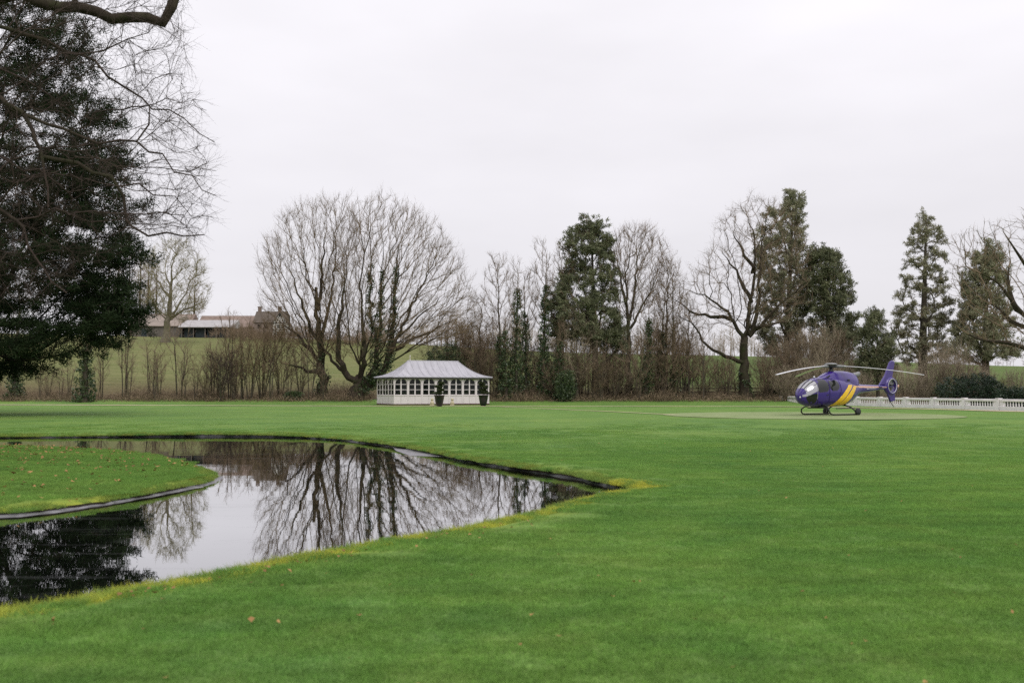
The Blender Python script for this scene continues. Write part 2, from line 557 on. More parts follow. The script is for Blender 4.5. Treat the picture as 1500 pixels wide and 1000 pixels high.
# banks: a dark soil lip, then the rubber liner going under the water
M['soil'] = simple('bank_soil', (0.030, 0.025, 0.017), 1.0, 0.1, 0.4, 6.0, 0.03, coords='pos')
def mat_liner():
    m, t, bs, o = new_mat('pond_liner')
    n = noise(t, 2.0, 5, 0.7, scaled(t, pos(t), (1, 1, 6)))
    r = ramp(t, [(0.35, (0.006, 0.007, 0.008)), (0.7, (0.022, 0.023, 0.026))])
    t.links.new(n.outputs['Fac'], r.inputs[0]); t.links.new(r.outputs[0], bs.inputs['Base Color'])
    bs.inputs['Roughness'].default_value = 0.5
    bump(t, n.outputs['Fac'], 0.5, 0.04, bs)
    return m
M['liner'] = mat_liner()
M['liner_dry'] = simple('weathered_liner', (0.17, 0.165, 0.175), 0.6, 0.4, 0.4, 4.0, 0.03, coords='pos')
def strip(name, loops, mat, closed=True):
    n = len(loops[0]); V = np.concatenate(loops); F = []
    i = np.arange(n if closed else n-1)
    for k in range(len(loops)-1):
        F.append(np.stack([k*n+i, k*n+(i+1) % n, (k+1)*n+(i+1) % n, (k+1)*n+i], -1))
    o = mesh_np(name, V, F, mat, None, True)
    return tag(o, kind='structure')
def lp(poly, d, z, jit=0.0, wob=0.0):
    q = offset_poly(poly, d)
    s = np.arange(len(q))
    zz = np.full(len(q), z) + jit*rng.normal(size=len(q)) + wob*np.sin(s*0.11)*np.sin(s*0.037+1)
    return np.column_stack([q, zz])
e0 = np.column_stack([POND, lawn_z(POND)])
strip('pond_bank_soil', [e0, lp(POND, -0.02, -0.085, 0.012, 0.015), lp(POND, -0.03, -0.16, 0.006, 0.02)], M['soil'])
strip('pond_liner', [lp(POND, -0.025, -0.085, 0.006, 0.025), lp(POND, -0.06, -0.105, 0.010, 0.02), lp(POND, -0.15, -0.15, 0.01), lp(POND, -0.6, -0.6)], M['liner'])
e0 = np.column_stack([ISL, isl_z(ISL)])
strip('island_bank_soil', [e0, lp(ISL, 0.02, -0.13, 0.006, 0.02)], M['soil'])
strip('island_liner', [lp(ISL, 0.015, -0.085, 0.004, 0.035), lp(ISL, 0.07, -0.10, 0.006, 0.035), lp(ISL, 0.19, -0.124, 0.004, 0.03), lp(ISL, 0.5, -0.5)], M['liner_dry'])
# pale shelf of liner showing at the far bank
sh = ground(np.array([572, 600, 628, 652, 650, 626, 600, 580]), np.array([651.5, 654.5, 658.5, 665, 668.5, 668, 667, 660]), -0.115)
mb = MB(); mb.add([(a, b, -0.116 + 0.003*math.sin(i*2.0)) for i, (a, b, c) in enumerate(sh)], [tuple(range(8))])
tag(mb.build('liner_shelf', M['liner_dry']), kind='structure')

def mat_water():
    m, t, bs, o = new_mat('pond_water')
    bs.inputs['Base Color'].default_value = (0.004, 0.005, 0.004, 1)
    bs.inputs['Specular IOR Level'].default_value = 0.0
    gl = t.nodes.new('ShaderNodeBsdfGlossy'); gl.inputs['Color'].default_value = (0.95, 0.95, 0.96, 1)
    fr_ = t.nodes.new('ShaderNodeFresnel'); fr_.inputs['IOR'].default_value = 1.33
    mg = t.nodes.new('ShaderNodeMixShader')
    t.links.new(maprange(t, fr_.outputs[0], 0.02, 0.45, 0.16, 0.80), mg.inputs[0])
    t.links.new(bs.outputs[0], mg.inputs[1]); t.links.new(gl.outputs[0], mg.inputs[2])
    p = pos(t)
    film = noise(t, 0.55, 5, 0.65, scaled(t, p, (0.5, 1.6, 1)), 0.6)
    rr = maprange(t, film.outputs['Fac'], 0.5, 0.68, 0.004, 0.02)
    t.links.new(rr, gl.inputs['Roughness'])
    a = noise(t, 1.3, 3, 0.5, scaled(t, p, (0.6, 1.5, 1)))
    b = noise(t, 7.0, 2, 0.5, scaled(t, p, (0.7, 1.3, 1)))
    ad = t.nodes.new('ShaderNodeMath'); ad.operation = 'MULTIPLY_ADD'
    t.links.new(b.outputs['Fac'], ad.inputs[0]); ad.inputs[1].default_value = 0.12
    t.links.new(a.outputs['Fac'], ad.inputs[2])
    bump(t, ad.outputs[0], 1.0, 0.0006, gl)
    # a thin dusty film lies on part of the surface
    d = t.nodes.new('ShaderNodeBsdfDiffuse'); d.inputs['Color'].default_value = (0.16, 0.16, 0.165, 1)
    f2 = noise(t, 1.1, 6, 0.7, scaled(t, p, (0.35, 1.7, 1)), 1.2)
    ms = t.nodes.new('ShaderNodeMixShader')
    t.links.new(maprange(t, f2.outputs['Fac'], 0.54, 0.74, 0.0, 0.17), ms.inputs[0])
    t.links.new(mg.outputs[0], ms.inputs[1]); t.links.new(d.outputs[0], ms.inputs[2])
    t.links.new(ms.outputs[0], o.inputs['Surface'])
    return m
M['water'] = mat_water()
wo = offset_poly(POND, -0.06)
me_w = sheet('pond_water', [wo], np.zeros((0, 2)), lambda c: inside(c, wo), lambda V: np.full(len(V), WATER_Z), M['water'])

# field rising behind the garden, one sheet to the horizon
def mat_field():
    m, t, bs, o = new_mat('pasture')
    p = pos(t)
    a = noise(t, 0.035, 4, 0.6, p); b = noise(t, 0.35, 4, 0.7, scaled(t, p, (0.5, 1.5, 1))); f = noise(t, 3.0, 3, 0.7, p)
    sp = t.nodes.new('ShaderNodeSeparateXYZ'); t.links.new(p, sp.inputs[0])
    r1 = ramp(t, [(0.35, (0.070, 0.125, 0.032)), (0.65, (0.105, 0.155, 0.042))]); t.links.new(a.outputs['Fac'], r1.inputs[0])
    r2 = ramp(t, [(0.35, (0.120, 0.135, 0.045)), (0.62, (0.205, 0.185, 0.085))]); t.links.new(b.outputs['Fac'], r2.inputs[0])
    c = mixc(t, r1.outputs[0], r2.outputs[0], maprange(t, sp.outputs['X'], -20, 25, 0.75, 0.15))
    c = mixc(t, c, (0.5, 0.5, 0.5), 0.0)
    ad = t.nodes.new('ShaderNodeMath'); ad.operation = 'MULTIPLY_ADD'
    t.links.new(b.outputs['Fac'], ad.inputs[0]); ad.inputs[1].default_value = 9.0; t.links.new(sp.outputs['Y'], ad.inputs[2])
    litter = ramp(t, [(0.3, (0.050, 0.036, 0.022)), (0.7, (0.135, 0.092, 0.052))]); t.links.new(f.outputs['Fac'], litter.inputs[0])
    c = mixc(t, litter.outputs[0], c, maprange(t, ad.outputs[0], 121.0, 150.0))
    s = maprange(t, f.outputs['Fac'], 0.3, 0.7, 0.8, 1.2)
    v = t.nodes.new('ShaderNodeVectorMath'); v.operation = 'SCALE'; t.links.new(c, v.inputs[0]); t.links.new(s, v.inputs['Scale'])
    t.links.new(v.outputs[0], bs.inputs['Base Color'])
    bs.inputs['Roughness'].default_value = 1.0; bs.inputs['Specular IOR Level'].default_value = 0.1
    bump(t, f.outputs['Fac'], 0.8, 0.15, bs)
    return m
M['field'] = mat_field()
ys = np.concatenate([np.arange(112, 136, 3.0), np.arange(136, 330, 8.0), np.array([340, 380, 450, 600, 900, 1500, 3000, 5000])])
xs = np.concatenate([np.array([-4000, -2000, -900]), np.arange(-600, 601, 10.0), np.array([900, 2000, 4000])])
X, Yg = np.meshgrid(xs, ys)
Z = terrain(X, Yg)
Z[0] = terrain(X[0], 112.0)
nx_, ny_ = len(xs), len(ys)
ii, jj = np.meshgrid(np.arange(nx_-1), np.arange(ny_-1))
q = (jj*nx_ + ii).ravel()
tag(mesh_np('pasture_hill', np.column_stack([X.ravel(), Yg.ravel(), Z.ravel()]), [np.stack([q, q+1, q+nx_+1, q+nx_], -1)], M['field'], None, True), kind='structure')

# gravel path across the lawn, the strip to the landing circle, the circle
M['gravel'] = simple('path_gravel', (0.46, 0.385, 0.26), 0.95, 0.15, 0.18, 1.2, 0.01, coords='pos')
def ribbon(name, line, width, mat, dz=0.006, step=1.0):
    L = resample(chaikin(np.asarray(line, float), 2), step)
    t_ = np.gradient(L, axis=0); t_ /= np.linalg.norm(t_, axis=1, keepdims=True)
    nn = np.stack([-t_[:, 1], t_[:, 0]], -1)
    wv = width if hasattr(width, '__len__') else np.full(len(L), width)
    if len(wv) != len(L): wv = np.interp(np.linspace(0, 1, len(L)), np.linspace(0, 1, len(wv)), wv)
    wv = wv * (1 + 0.06*rng.normal(size=len(L)))
    A = L + nn*wv[:, None]/2; B = L - nn*wv[:, None]/2
    V = []
    for P in (A, L, B):
        zt = np.maximum(lawn_z(P), terrain(P[:, 0], P[:, 1]) + 0.016) + dz
        V.append(np.column_stack([P, zt]))
    n = len(L); i = np.arange(n-1)
    F = [np.stack([k*n+i, (k+1)*n+i, (k+1)*n+i+1, k*n+i+1], -1) for k in range(2)]
    return tag(mesh_np(name, np.concatenate(V), F, mat, None, True), kind='structure')
pl = ground(np.array([0, 250, 530, 640, 740, 950, 1130, 1260, 1400, 1500]), np.array([592.6, 593.7, 594.6, 595.2, 595.0, 594.9, 595.2, 597.0, 600.0, 603.2]))[:, :2]
pl = np.vstack([[-160, 118 - 6.0], pl, [[44, 52], [52, 36]]])
pl[0] = [-120, 101.0]
ribbon('garden_path', pl, np.array([2.0]*6 + [2.0, 2.4, 3.2, 3.2, 2.4, 2.0] + [1.8]*12), M['gravel'], 0.010)
sl = ground(np.array([735, 800, 900, 990]), np.array([596.2, 598.8, 603.2, 607.8]))[:, :2]
ribbon('gravel_strip', sl, 0.40, M['gravel'], 0.016)
def mat_pad():
    m, t, bs, o = new_mat('reinforced_turf')
    p = pos(t)
    n = noise(t, 0.6, 5, 0.65, p); f = noise(t, 9, 3, 0.7, p)
    r = ramp(t, [(0.3, (0.165, 0.225, 0.085)), (0.6, (0.250, 0.290, 0.145)), (0.8, (0.30, 0.315, 0.18))])
    t.links.new(n.outputs['Fac'], r.inputs[0])
    v = t.nodes.new('ShaderNodeVectorMath'); v.operation = 'SCALE'
    t.links.new(r.outputs[0], v.inputs[0]); t.links.new(maprange(t, f.outputs['Fac'], 0.3, 0.7, 0.85, 1.15), v.inputs['Scale'])
    t.links.new(v.outputs[0], bs.inputs['Base Color']); bs.inputs['Roughness'].default_value = 1.0
    bs.inputs['Specular IOR Level'].default_value = 0.1
    return m
M['pad'] = mat_pad()
PADC = np.array([17.5, 58.8]); PADR = 8.5
a_ = np.linspace(0, 2*np.pi, 97)[:-1]
V = [np.array([[*PADC, 0.024]])]
for rr_ in (3, 6, PADR):
    V.append(np.column_stack([PADC[0]+rr_*np.cos(a_), PADC[1]+rr_*np.sin(a_), np.full(96, 0.024)]))
V = np.concatenate(V); i = np.arange(96); j = (i+1) % 96
tag(mesh_np('landing_circle', V, [np.stack([0*i, 1+i, 1+j], -1)] + [np.stack([1+k*96+i, 1+(k+1)*96+i, 1+(k+1)*96+j, 1+k*96+j], -1) for k in range(2)], M['pad']), kind='structure')
# ================================================================ TREES: tools
def unit(v):
    return v / np.maximum(np.linalg.norm(v, axis=-1, keepdims=True), 1e-9)
REF = unit(np.array([0.37, 0.91, 0.13]))
def rings(C, D, r, S):
    u = unit(np.cross(D, REF)); v = np.cross(D, u)
    a = np.arange(S) * 2*np.pi/S
    return C[:, None, :] + r[:, None, None]*(np.cos(a)[None, :, None]*u[:, None, :] + np.sin(a)[None, :, None]*v[:, None, :])
def tubes(P, Rr, S=3):
    """P (N,K,3), Rr (N,K) -> verts, quads"""
    N, K, _ = P.shape
    D = unit(np.gradient(P, axis=1))
    V = rings(P.reshape(-1, 3), D.reshape(-1, 3), Rr.reshape(-1), S).reshape(-1, 3)
    n, k, s = np.meshgrid(np.arange(N), np.arange(K-1), np.arange(S), indexing='ij')
    b = (n*K + k)*S
    F = np.stack([b+s, b+(s+1) % S, b+S+(s+1) % S, b+S+s], -1).reshape(-1, 4)
    return V, F
def spikes(P0, D, L, r, rg, bend=0.25, S=3, up=0.0):
    """tapered twigs: two rings and a point each"""
    N = len(P0)
    D = unit(D)
    D2 = unit(D + bend*rg.normal(size=(N, 3)) + np.array([0, 0, up]))
    P1 = P0 + D*(L*0.5)[:, None]
    P2 = P1 + D2*(L*0.5)[:, None]
    A = rings(P0, D, r, S); B = rings(P1, D2, r*0.7, S)
    V = np.concatenate([A, B, P2[:, None, :]], 1)           # N, 2S+1
    s = np.arange(S); b = (np.arange(N)*(2*S+1))[:, None]
    Q = np.stack([b+s, b+(s+1) % S, b+S+(s+1) % S, b+S+s], -1).reshape(-1, 4)
    T = np.stack([b+S+s, b+S+(s+1) % S, b+2*S+0*s], -1).reshape(-1, 3)
    return V.reshape(-1, 3), Q, T, P1, P2, D2
def leaves(C, n, rad, size, width, rg, dirs=None, spread=1.0, tint=None, quad=False, shrink=(1, 1, 1)):
    """n small pointed leaves round each centre; returns verts, faces, tint"""
    N = len(C)
    off = rg.normal(size=(N, n, 3)); off = unit(off) * (rg.random((N, n, 1))**0.45) * rad * np.array(shrink)
    B = C[:, None, :] + off
    d = rg.normal(size=(N, n, 3))*spread
    if dirs is not None: d = d + dirs[:, None, :]
    d = unit(d)
    s = unit(np.cross(d, rg.normal(size=(N, n, 3))))
    L = size * rg.uniform(0.6, 1.3, (N, n, 1)); W = width * rg.uniform(0.7, 1.2, (N, n, 1))
    if quad:
        V = np.stack([B, B + d*L*0.5 + s*W*0.5, B + d*L, B + d*L*0.5 - s*W*0.5], 2)
        k = 4
    else:
        V = np.stack([B - s*W*0.5, B + s*W*0.5, B + d*L], 2); k = 3
    F = np.arange(N*n*k).reshape(-1, k)
    if tint is None: tint = rg.random(N)
    tv = np.clip(np.repeat(tint, n) + rg.normal(size=N*n)*0.15, 0, 1)
    return V.reshape(-1, 3), F, np.repeat(tv, k)

def sample_poly(poly, n, rg):
    poly = np.asarray(poly, float); lo, hi = poly.min(0), poly.max(0)
    out_ = np.zeros((0, 2))
    while len(out_) < n:
        q = lo + (hi-lo)*rg.random((n*2, 2)); out_ = np.concatenate([out_, q[inside(q, poly)]])
    return out_[:n]
def row_extent(poly, y):
    xs_ = []
    n = len(poly)
    lo = np.full(len(y), 1e9); hi = np.full(len(y), -1e9)
    for i in range(n):
        (x0, y0), (x1, y1) = poly[i], poly[(i+1) % n]
        if y0 == y1: continue
        t = (y-y0)/(y1-y0); ok = (t >= 0) & (t <= 1)
        x = x0 + t*(x1-x0)
        lo = np.where(ok, np.minimum(lo, x), lo); hi = np.where(ok, np.maximum(hi, x), hi)
    return lo, hi
def crown_points(poly, Y, n, rg, deep=0.8, shell=0.6, fuzz=0.10):
    """points through the volume of a rounded crown whose outline is poly (picture px at depth Y)"""
    q = sample_poly(poly, n, rg)
    lo, hi = row_extent([tuple(p) for p in poly], q[:, 1])
    half = np.maximum((hi-lo)/2, 1.0); u = (q[:, 0]-(lo+hi)/2)/half
    dep = half/FPX*Y * np.sqrt(np.clip(1-u*u, 0.02, 1)) * deep
    s = rg.uniform(-1, 1, n); s = np.sign(s)*np.abs(s)**shell
    # ragged outline
    c = np.asarray(poly, float).mean(0); e = 1 + fuzz*rg.random(n)**3
    q = c + (q-c)*e[:, None]
    return at(q[:, 0], q[:, 1], Y + dep*s)

def clumped(pts, rg, per, rad, sq=(1, 1, 0.75)):
    """turn each point into a knot of points"""
    n = len(pts)
    k = rg.integers(per//2, per*3//2+1, n)
    i = np.repeat(np.arange(n), k)
    r_ = rad*rg.uniform(0.5, 1.3, n)[i]
    return pts[i] + unit(rg.normal(size=(len(i), 3)))*(rg.random(len(i))**0.4*r_)[:, None]*np.array(sq)
def mst(guides, pts, bf, pen=0.6):
    """grow a branching skeleton: guide polylines first, then every point joins where the way to the root is short"""
    P, par, path = [], [], []
    for gi, g in enumerate(guides):
        g = np.asarray(g, float)
        if gi == 0:
            prev = -1; st = 0
        else:
            A = np.array(P); prev = int(np.argmin(np.linalg.norm(A - g[0], axis=1))); st = 0
            if np.linalg.norm(A[prev]-g[0]) < 0.15: st = 1
        for p in g[st:]:
            P.append(p); par.append(prev)
            path.append(0.0 if prev < 0 else path[prev] + float(np.linalg.norm(P[prev]-p)))
            prev = len(P)-1
    G = len(P); N = len(pts)
    P = np.concatenate([np.array(P), pts]); par = np.array(par + [-1]*N); path = np.array(path + [0.0]*N)
    def cost(i, J):
        v = P[J] - P[i]; d = np.linalg.norm(v, axis=1)
        return d*(1 + pen*np.clip(-v[:, 2]/np.maximum(d, 1e-6), 0, 1)), d
    free = np.arange(G, G+N)
    best = np.full(N, 1e18); src = np.zeros(N, int); dd = np.zeros(N)
    for i in range(G):
        c, d = cost(i, free); c = c + bf*path[i]
        m = c < best; best[m] = c[m]; src[m] = i; dd[m] = d[m]
    order = list(range(G))
    alive = np.ones(N, bool)
    for _ in range(N):
        k = int(np.argmin(np.where(alive, best, 1e18)))
        j = G+k; i = src[k]
        par[j] = i; path[j] = path[i] + dd[k]; alive[k] = False; order.append(j)
        c, d = cost(j, free); c = c + bf*path[j]
        m = alive & (c < best); best[m] = c[m]; src[m] = j; dd[m] = d[m]
    # renumber so that parents come before children
    order = np.array(order); inv = np.empty(len(order), int); inv[order] = np.arange(len(order))
    P = P[order]; pr = par[order]; pr = np.where(pr >= 0, inv[np.maximum(pr, 0)], -1)
    return P, pr, G
def skeleton(P, par, G, r_root, r_tip, smooth_it=3, keep_guides=True, gr=None, pw=None):
    n = len(P)
    nch = np.bincount(par[par >= 0], minlength=n)
    tips = np.sum(nch == 0)
    p = pw or math.log(max(tips, 2))/math.log(r_root/r_tip)
    acc = np.zeros(n)
    for i in range(n-1, -1, -1):
        if nch[i] == 0: acc[i] = r_tip**p
        if par[i] >= 0: acc[par[i]] += acc[i]
    r = acc**(1/p)
    if gr is not None: r[:G] = np.maximum(r[:G], gr)
    main = np.full(n, -1); bestr = np.zeros(n)
    for i in range(n):
        q = par[i]
        if q >= 0 and r[i] > bestr[q]: bestr[q] = r[i]; main[q] = i
    for _ in range(smooth_it):
        Q = P.copy()
        ok = (par >= 0) & (main >= 0)
        if keep_guides: ok[:G] = False
        Q[ok] = 0.5*P[ok] + 0.25*(P[par[ok]] + P[main[ok]])
        P = Q
    return P, r, main
def skin(P, par, r, main, mask, S):
    """tube every edge parent->child where mask[child]"""
    c = np.where(mask & (par >= 0))[0]; p = par[c]
    D = unit(P[c]-P[p])
    Dc = D.copy()
    m = main[c]; ok = m >= 0
    Dc[ok] = unit(D[ok] + unit(P[m[ok]]-P[c[ok]]))
    Dp = D.copy()
    cont = (main[p] == c) & (par[p] >= 0)
    gp = par[p[cont]]
    Dp[cont] = unit(D[cont] + unit(P[p[cont]]-P[gp]))
    rp = np.where(main[p] == c, r[p], np.minimum(r[c]*1.25, r[p]))
    A = rings(P[p], Dp, rp, S); B = rings(P[c], Dc, r[c], S)
    V = np.concatenate([A, B], 1).reshape(-1, 3)
    s = np.arange(S); b = (np.arange(len(c))*2*S)[:, None]
    F = np.stack([b+s, b+(s+1) % S, b+S+(s+1) % S, b+S+s], -1).reshape(-1, 4)
    return V, F
def densify(poly, step):
    return resample(np.asarray(poly, float), step)
def guide(pxs, Y, dY=0.0, step=0.8, y_pow=1.0):
    pxs = np.array(pxs, float)
    t = np.linspace(0, 1, len(pxs))**y_pow
    return densify(chaikin(at(pxs[:, 0], pxs[:, 1], Y + dY*t), 2), step)

def bare_tree(name, label, cat, base, guides, pts, bf=0.35, pen=0.6, r_root=0.4, r_tip=0.014, thick=0.045, bark='bark', twig='twig',
              ntw=5, tl=(0.4, 1.0), tr=0.009, up=0.35, ang=0.7, seed=1, ivy=None, ivy_r=0.35, group=None, sub=True, flare=1.5, second=0.35, pw=2.3, gr=None, ivy_g=None, jit=0.0, leaf=None):
    rg = np.random.default_rng(seed)
    base = np.asarray(base, float)
    P, par, G = mst(guides, pts, bf, pen)
    gv = np.zeros(G); gid = np.zeros(G, int); k_ = 0
    for gi, gg in enumerate(guides):
        n_ = len(gg)
        if gi and np.min(np.linalg.norm(P[:k_]-gg[0], axis=1)) < 0.15: n_ -= 1
        a_, b_ = (r_root, (0.6 if len(guides) > 1 else 0.08)*r_root) if gi == 0 else (0.42*r_root, min(0.09*r_root, 0.035))
        if gr and gr.get(gi): a_, b_ = gr[gi]
        gv[k_:k_+n_] = np.linspace(a_, b_, n_); gid[k_:k_+n_] = gi; k_ += n_
    P, r, main = skeleton(P, par, G, r_root, r_tip, gr=gv, pw=pw)
    if jit:
        P = P + jit*rg.normal(size=P.shape)*(np.arange(len(P)) >= 3)[:, None]
    hb = P[:, 2]-P[0, 2]
    r = r*(1 + (flare-1)*np.exp(-np.clip(hb, 0, None)/(r_root*2.0))*(r > 0.5*r_root))
    t = thing(name, base, label, cat, group)
    big = r >= thick
    V, F = skin(P, par, r, main, big, 7)
    mesh_np('trunk', V-base, [F], M[bark], t, True)
    V, F = skin(P, par, r, main, ~big, 4)
    Vs, Qs, Ts = [V], [F], []; nb = len(V)
    c = np.where((par >= 0) & (r < thick*1.3))[0]
    D = unit(P[c]-P[par[c]])
    cc = np.repeat(c, ntw); Dd = np.repeat(D, ntw, 0)
    f = rg.random(len(cc))[:, None]
    S0 = P[par[cc]]*(1-f) + P[cc]*f
    dirs = unit(Dd + ang*rg.normal(size=Dd.shape) + np.array([0, 0, up]))
    L = rg.uniform(*tl, len(cc))
    v, q, tt, p1, p2, d2 = spikes(S0, dirs, L, np.full(len(cc), tr), rg, up=up*0.4)
    Vs.append(v); Qs.append(q+nb); Ts.append(tt+nb); nb += len(v)
    if sub:
        k = rg.random(len(p1)) < second
        d3 = unit(dirs[k] + 0.9*rg.normal(size=(k.sum(), 3)) + np.array([0, 0, up]))
        v, q, tt, *_ = spikes(p1[k], d3, L[k]*rg.uniform(0.4, 0.8, k.sum()), np.full(k.sum(), tr*0.75), rg, up=up*0.4)
        Vs.append(v); Qs.append(q+nb); Ts.append(tt+nb); nb += len(v)
    mesh_np('crown', np.concatenate(Vs)-base, [np.concatenate(Qs), np.concatenate(Ts)], M[twig], t, False)
    if leaf:
        mat_, cn, cr_, cs, cw, drop = leaf
        c = np.where((par >= 0) & (r < thick*1.5))[0]
        cl = np.sin(P[c, 0]*1.7+seed)*np.sin(P[c, 1]*1.5+seed)*np.sin(P[c, 2]*1.4)
        c = c[rg.random(len(c)) > drop*(0.6-cl)]
        out_ = unit(P[c]-P[par[c]])
        patch = 0.5+0.5*np.sin(P[c, 0]*1.1+seed)*np.sin(P[c, 2]*1.2+2*seed)*np.sin(P[c, 1]+1)
        v, ff, ti = leaves(P[c], cn, cr_, cs, cw, rg, dirs=out_*0.6+np.array([0, 0, 0.25]), tint=np.clip(0.55*rg.random(len(c))+0.45*patch, 0, 1), shrink=(1, 1, 0.8))
        mesh_np('foliage', v-base, [ff], M[mat_], t, False, {'tint': ti})
    if ivy:
        # ivy on thick wood below a height
        zmax, dens = ivy
        c = np.where((par >= 0) & (r > thick*1.0) & (hb < zmax))[0]
        if ivy_g is not None: c = np.array([q for q in c if q < G and gid[q] in ivy_g], int)
        if len(c):
            Le = np.linalg.norm(P[c]-P[par[c]], axis=1)
            cnt = np.maximum(1, (Le*dens*(0.5+r[c]*3)).astype(int))
            e = np.repeat(c, cnt); f = rg.random(len(e))[:, None]
            C = P[par[e]]*(1-f)+P[e]*f
            az = unit(rg.normal(size=(len(e), 3))*np.array([1, 1, 0.2]))
            fade = np.clip(1.25-(C[:, 2]-P[0, 2])/zmax, 0.25, 1)
            C = C + az*((r[e]+ivy_r*rg.random(len(e))*fade)[:, None])
            v, ff, ti = leaves(C, 9, 0.22, 0.20, 0.16, rg, dirs=az*0.8, quad=True)
            mesh_np('ivy', v-base, [ff], M['ivy'], t, False, {'tint': ti})
    return t

def conifer(name, label, cat, base, H, prof, seed=1, mat='cypress', r0=0.45, nb=110, droop=-0.15, clump=(0.5, 26, 0.30, 0.13), nsub=9, tipup=0.25,
            z0=0.06, bark='bark_dark', group=None, gap=0.0, lean=(0, 0), az=None, sublen=0.30, thick_lv=3, ncl=2, shrink=(1, 1, 0.7)):
    """evergreen: straight trunk, tiers of limbs with side shoots, foliage tufts along the shoots. prof: [(height fraction, radius m)]"""
    rg = np.random.default_rng(seed)
    base = np.asarray(base, float)
    t = thing(name, base, label, cat, group)
    K = 14
    hz = np.linspace(0, 1, K)
    TP = np.column_stack([lean[0]*hz**1.5 + 0.08*np.cumsum(rg.normal(size=K))*0.3, lean[1]*hz**1.5, hz*H])
    TP[0] = 0
    TR = r0*(1-hz)**0.85 + 0.03; TR[0] *= 1.35
    V, F = tubes(TP[None], TR[None], 9)
    mesh_np('trunk', V, [F], M[bark], t, True)
    ph, pr = np.array(prof).T
    h = z0 + (1-z0)*(np.arange(nb)+rg.random(nb))/nb
    h = np.clip(h, z0, 0.995)
    a = rg.random(nb)*2*np.pi if az is None else rg.uniform(az[0], az[1], nb)
    L = np.interp(h, ph, pr)*rg.uniform(0.72, 1.08, nb)
    st = np.stack([np.interp(h, hz, TP[:, k]) for k in range(3)], -1)
    out_ = np.stack([np.cos(a), np.sin(a), np.zeros(nb)], -1)
    KB = 9
    s = np.linspace(0, 1, KB)
    Bp = st[:, None, :] + out_[:, None, :]*(L[:, None]*s)[..., None]
    dz = L[:, None]*(droop*(s + 0*s)[None, :] + tipup*(s**2.6)[None, :])
    dz = dz + L[:, None]*(rg.normal(size=(nb, 1))*0.10)*s
    Bp[..., 2] += dz
    side = np.stack([-np.sin(a), np.cos(a), np.zeros(nb)], -1)
    Bp += side[:, None, :]*(L[:, None]*0.12*np.sin(s*3.0+rg.random((nb, 1))*6)*s)[..., None]
    Br = (0.018+0.010*L)[:, None]*(1-s)[None, :]*1.3+0.008
    V, F = tubes(Bp, Br, 4)
    Vs, Fs, nbv = [V], [F], len(V)
    # side shoots
    fr = np.linspace(0.18, 1.0, nsub)[None, :] + rg.normal(size=(nb, nsub))*0.03
    fr = np.clip(fr, 0.12, 1.0)
    ix = np.clip((fr*(KB-1)), 0, KB-1.001); i0 = ix.astype(int); ff = (ix-i0)[..., None]
    rows = np.arange(nb)[:, None]
    Sp = Bp[rows, i0]*(1-ff) + Bp[rows, i0+1]*ff
    tang = unit(Bp[rows, i0+1]-Bp[rows, i0])
    sgn = np.where(np.arange(nsub) % 2 == 0, 1.0, -1.0)[None, :, None]
    sd_ = unit(tang*0.75 + side[:, None, :]*sgn*rg.uniform(0.5, 1.1, (nb, nsub, 1)) + rg.normal(size=(nb, nsub, 3))*0.16)
    SL = (L[:, None]*sublen*rg.uniform(0.5, 1.2, (nb, nsub))*(1.15-0.75*fr) + 0.25)
    Sp = Sp.reshape(-1, 3); sd_ = sd_.reshape(-1, 3); SL = SL.reshape(-1)
    keep = rg.random(len(Sp)) >= gap
    Sp, sd_, SL = Sp[keep], sd_[keep], SL[keep]
    v, q, tt, p1, p2, d2 = spikes(Sp, sd_, SL, np.full(len(Sp), 0.014), rg, bend=0.15)
    mesh_np('branches', np.concatenate([V, v]), [np.concatenate([F, q+nbv]), tt+nbv], M[bark], t, False)
    cr_, cn, cs, cw = clump
    Cs, Ds = [], []
    for k in range(ncl):
        f = (k+0.6)/ncl
        Cs.append(Sp + sd_*(SL*f)[:, None]); Ds.append(sd_)
    C = np.concatenate(Cs); D = np.concatenate(Ds)
    patch = 0.5+0.5*np.sin(C[:, 0]*1.3+seed)*np.sin(C[:, 1]*1.1+2*seed)*np.sin(C[:, 2]*0.9)
    tn = np.clip(0.55*rg.random(len(C)) + 0.45*patch, 0, 1)
    v, f_, ti = leaves(C, cn, cr_, cs, cw, rg, dirs=D*0.7+np.array([0, 0, droop]), tint=tn, shrink=shrink)
    mesh_np('foliage', v, [f_], M[mat], t, False, {'tint': ti})
    return t
def leaf_bush(name, label, cat, base, rx, ry, h, n, seed, mat='laurel', size=0.16, group=None, m=14):
    rg = np.random.default_rng(seed)
    t = thing(name, base, label, cat, group)
    C = unit(rg.normal(size=(n, 3)))*(rg.random((n, 1))**0.3)
    lump = 1+0.18*np.sin(C[:, :1]*5+seed)*np.sin(C[:, 1:2]*4+seed*2)
    C = C*lump*np.array([rx, ry, h*0.52]) + np.array([0, 0, h*0.5])
    C[:, 2] = np.maximum(C[:, 2], 0.05)
    v, f, ti = leaves(C, m, 0.28, size, size*0.6, rg, dirs=unit(C-np.array([0, 0, h*0.4])), quad=True)
    mesh_np('foliage', v, [f], M[mat], t, False, {'tint': ti})
    ns = 7
    a = rg.random(ns)*6.28
    P = np.zeros((ns, 4, 3)); e = np.stack([np.cos(a)*rx*0.6, np.sin(a)*ry*0.6, np.full(ns, h*0.75)], -1)
    P[:, :, :] = np.linspace(0, 1, 4)[None, :, None]*e[:, None, :]
    v, f = tubes(P, np.full((ns, 4), 0.025), 5)
    mesh_np('stem', v, [f], M['bark_dark'], t, True)
    return t
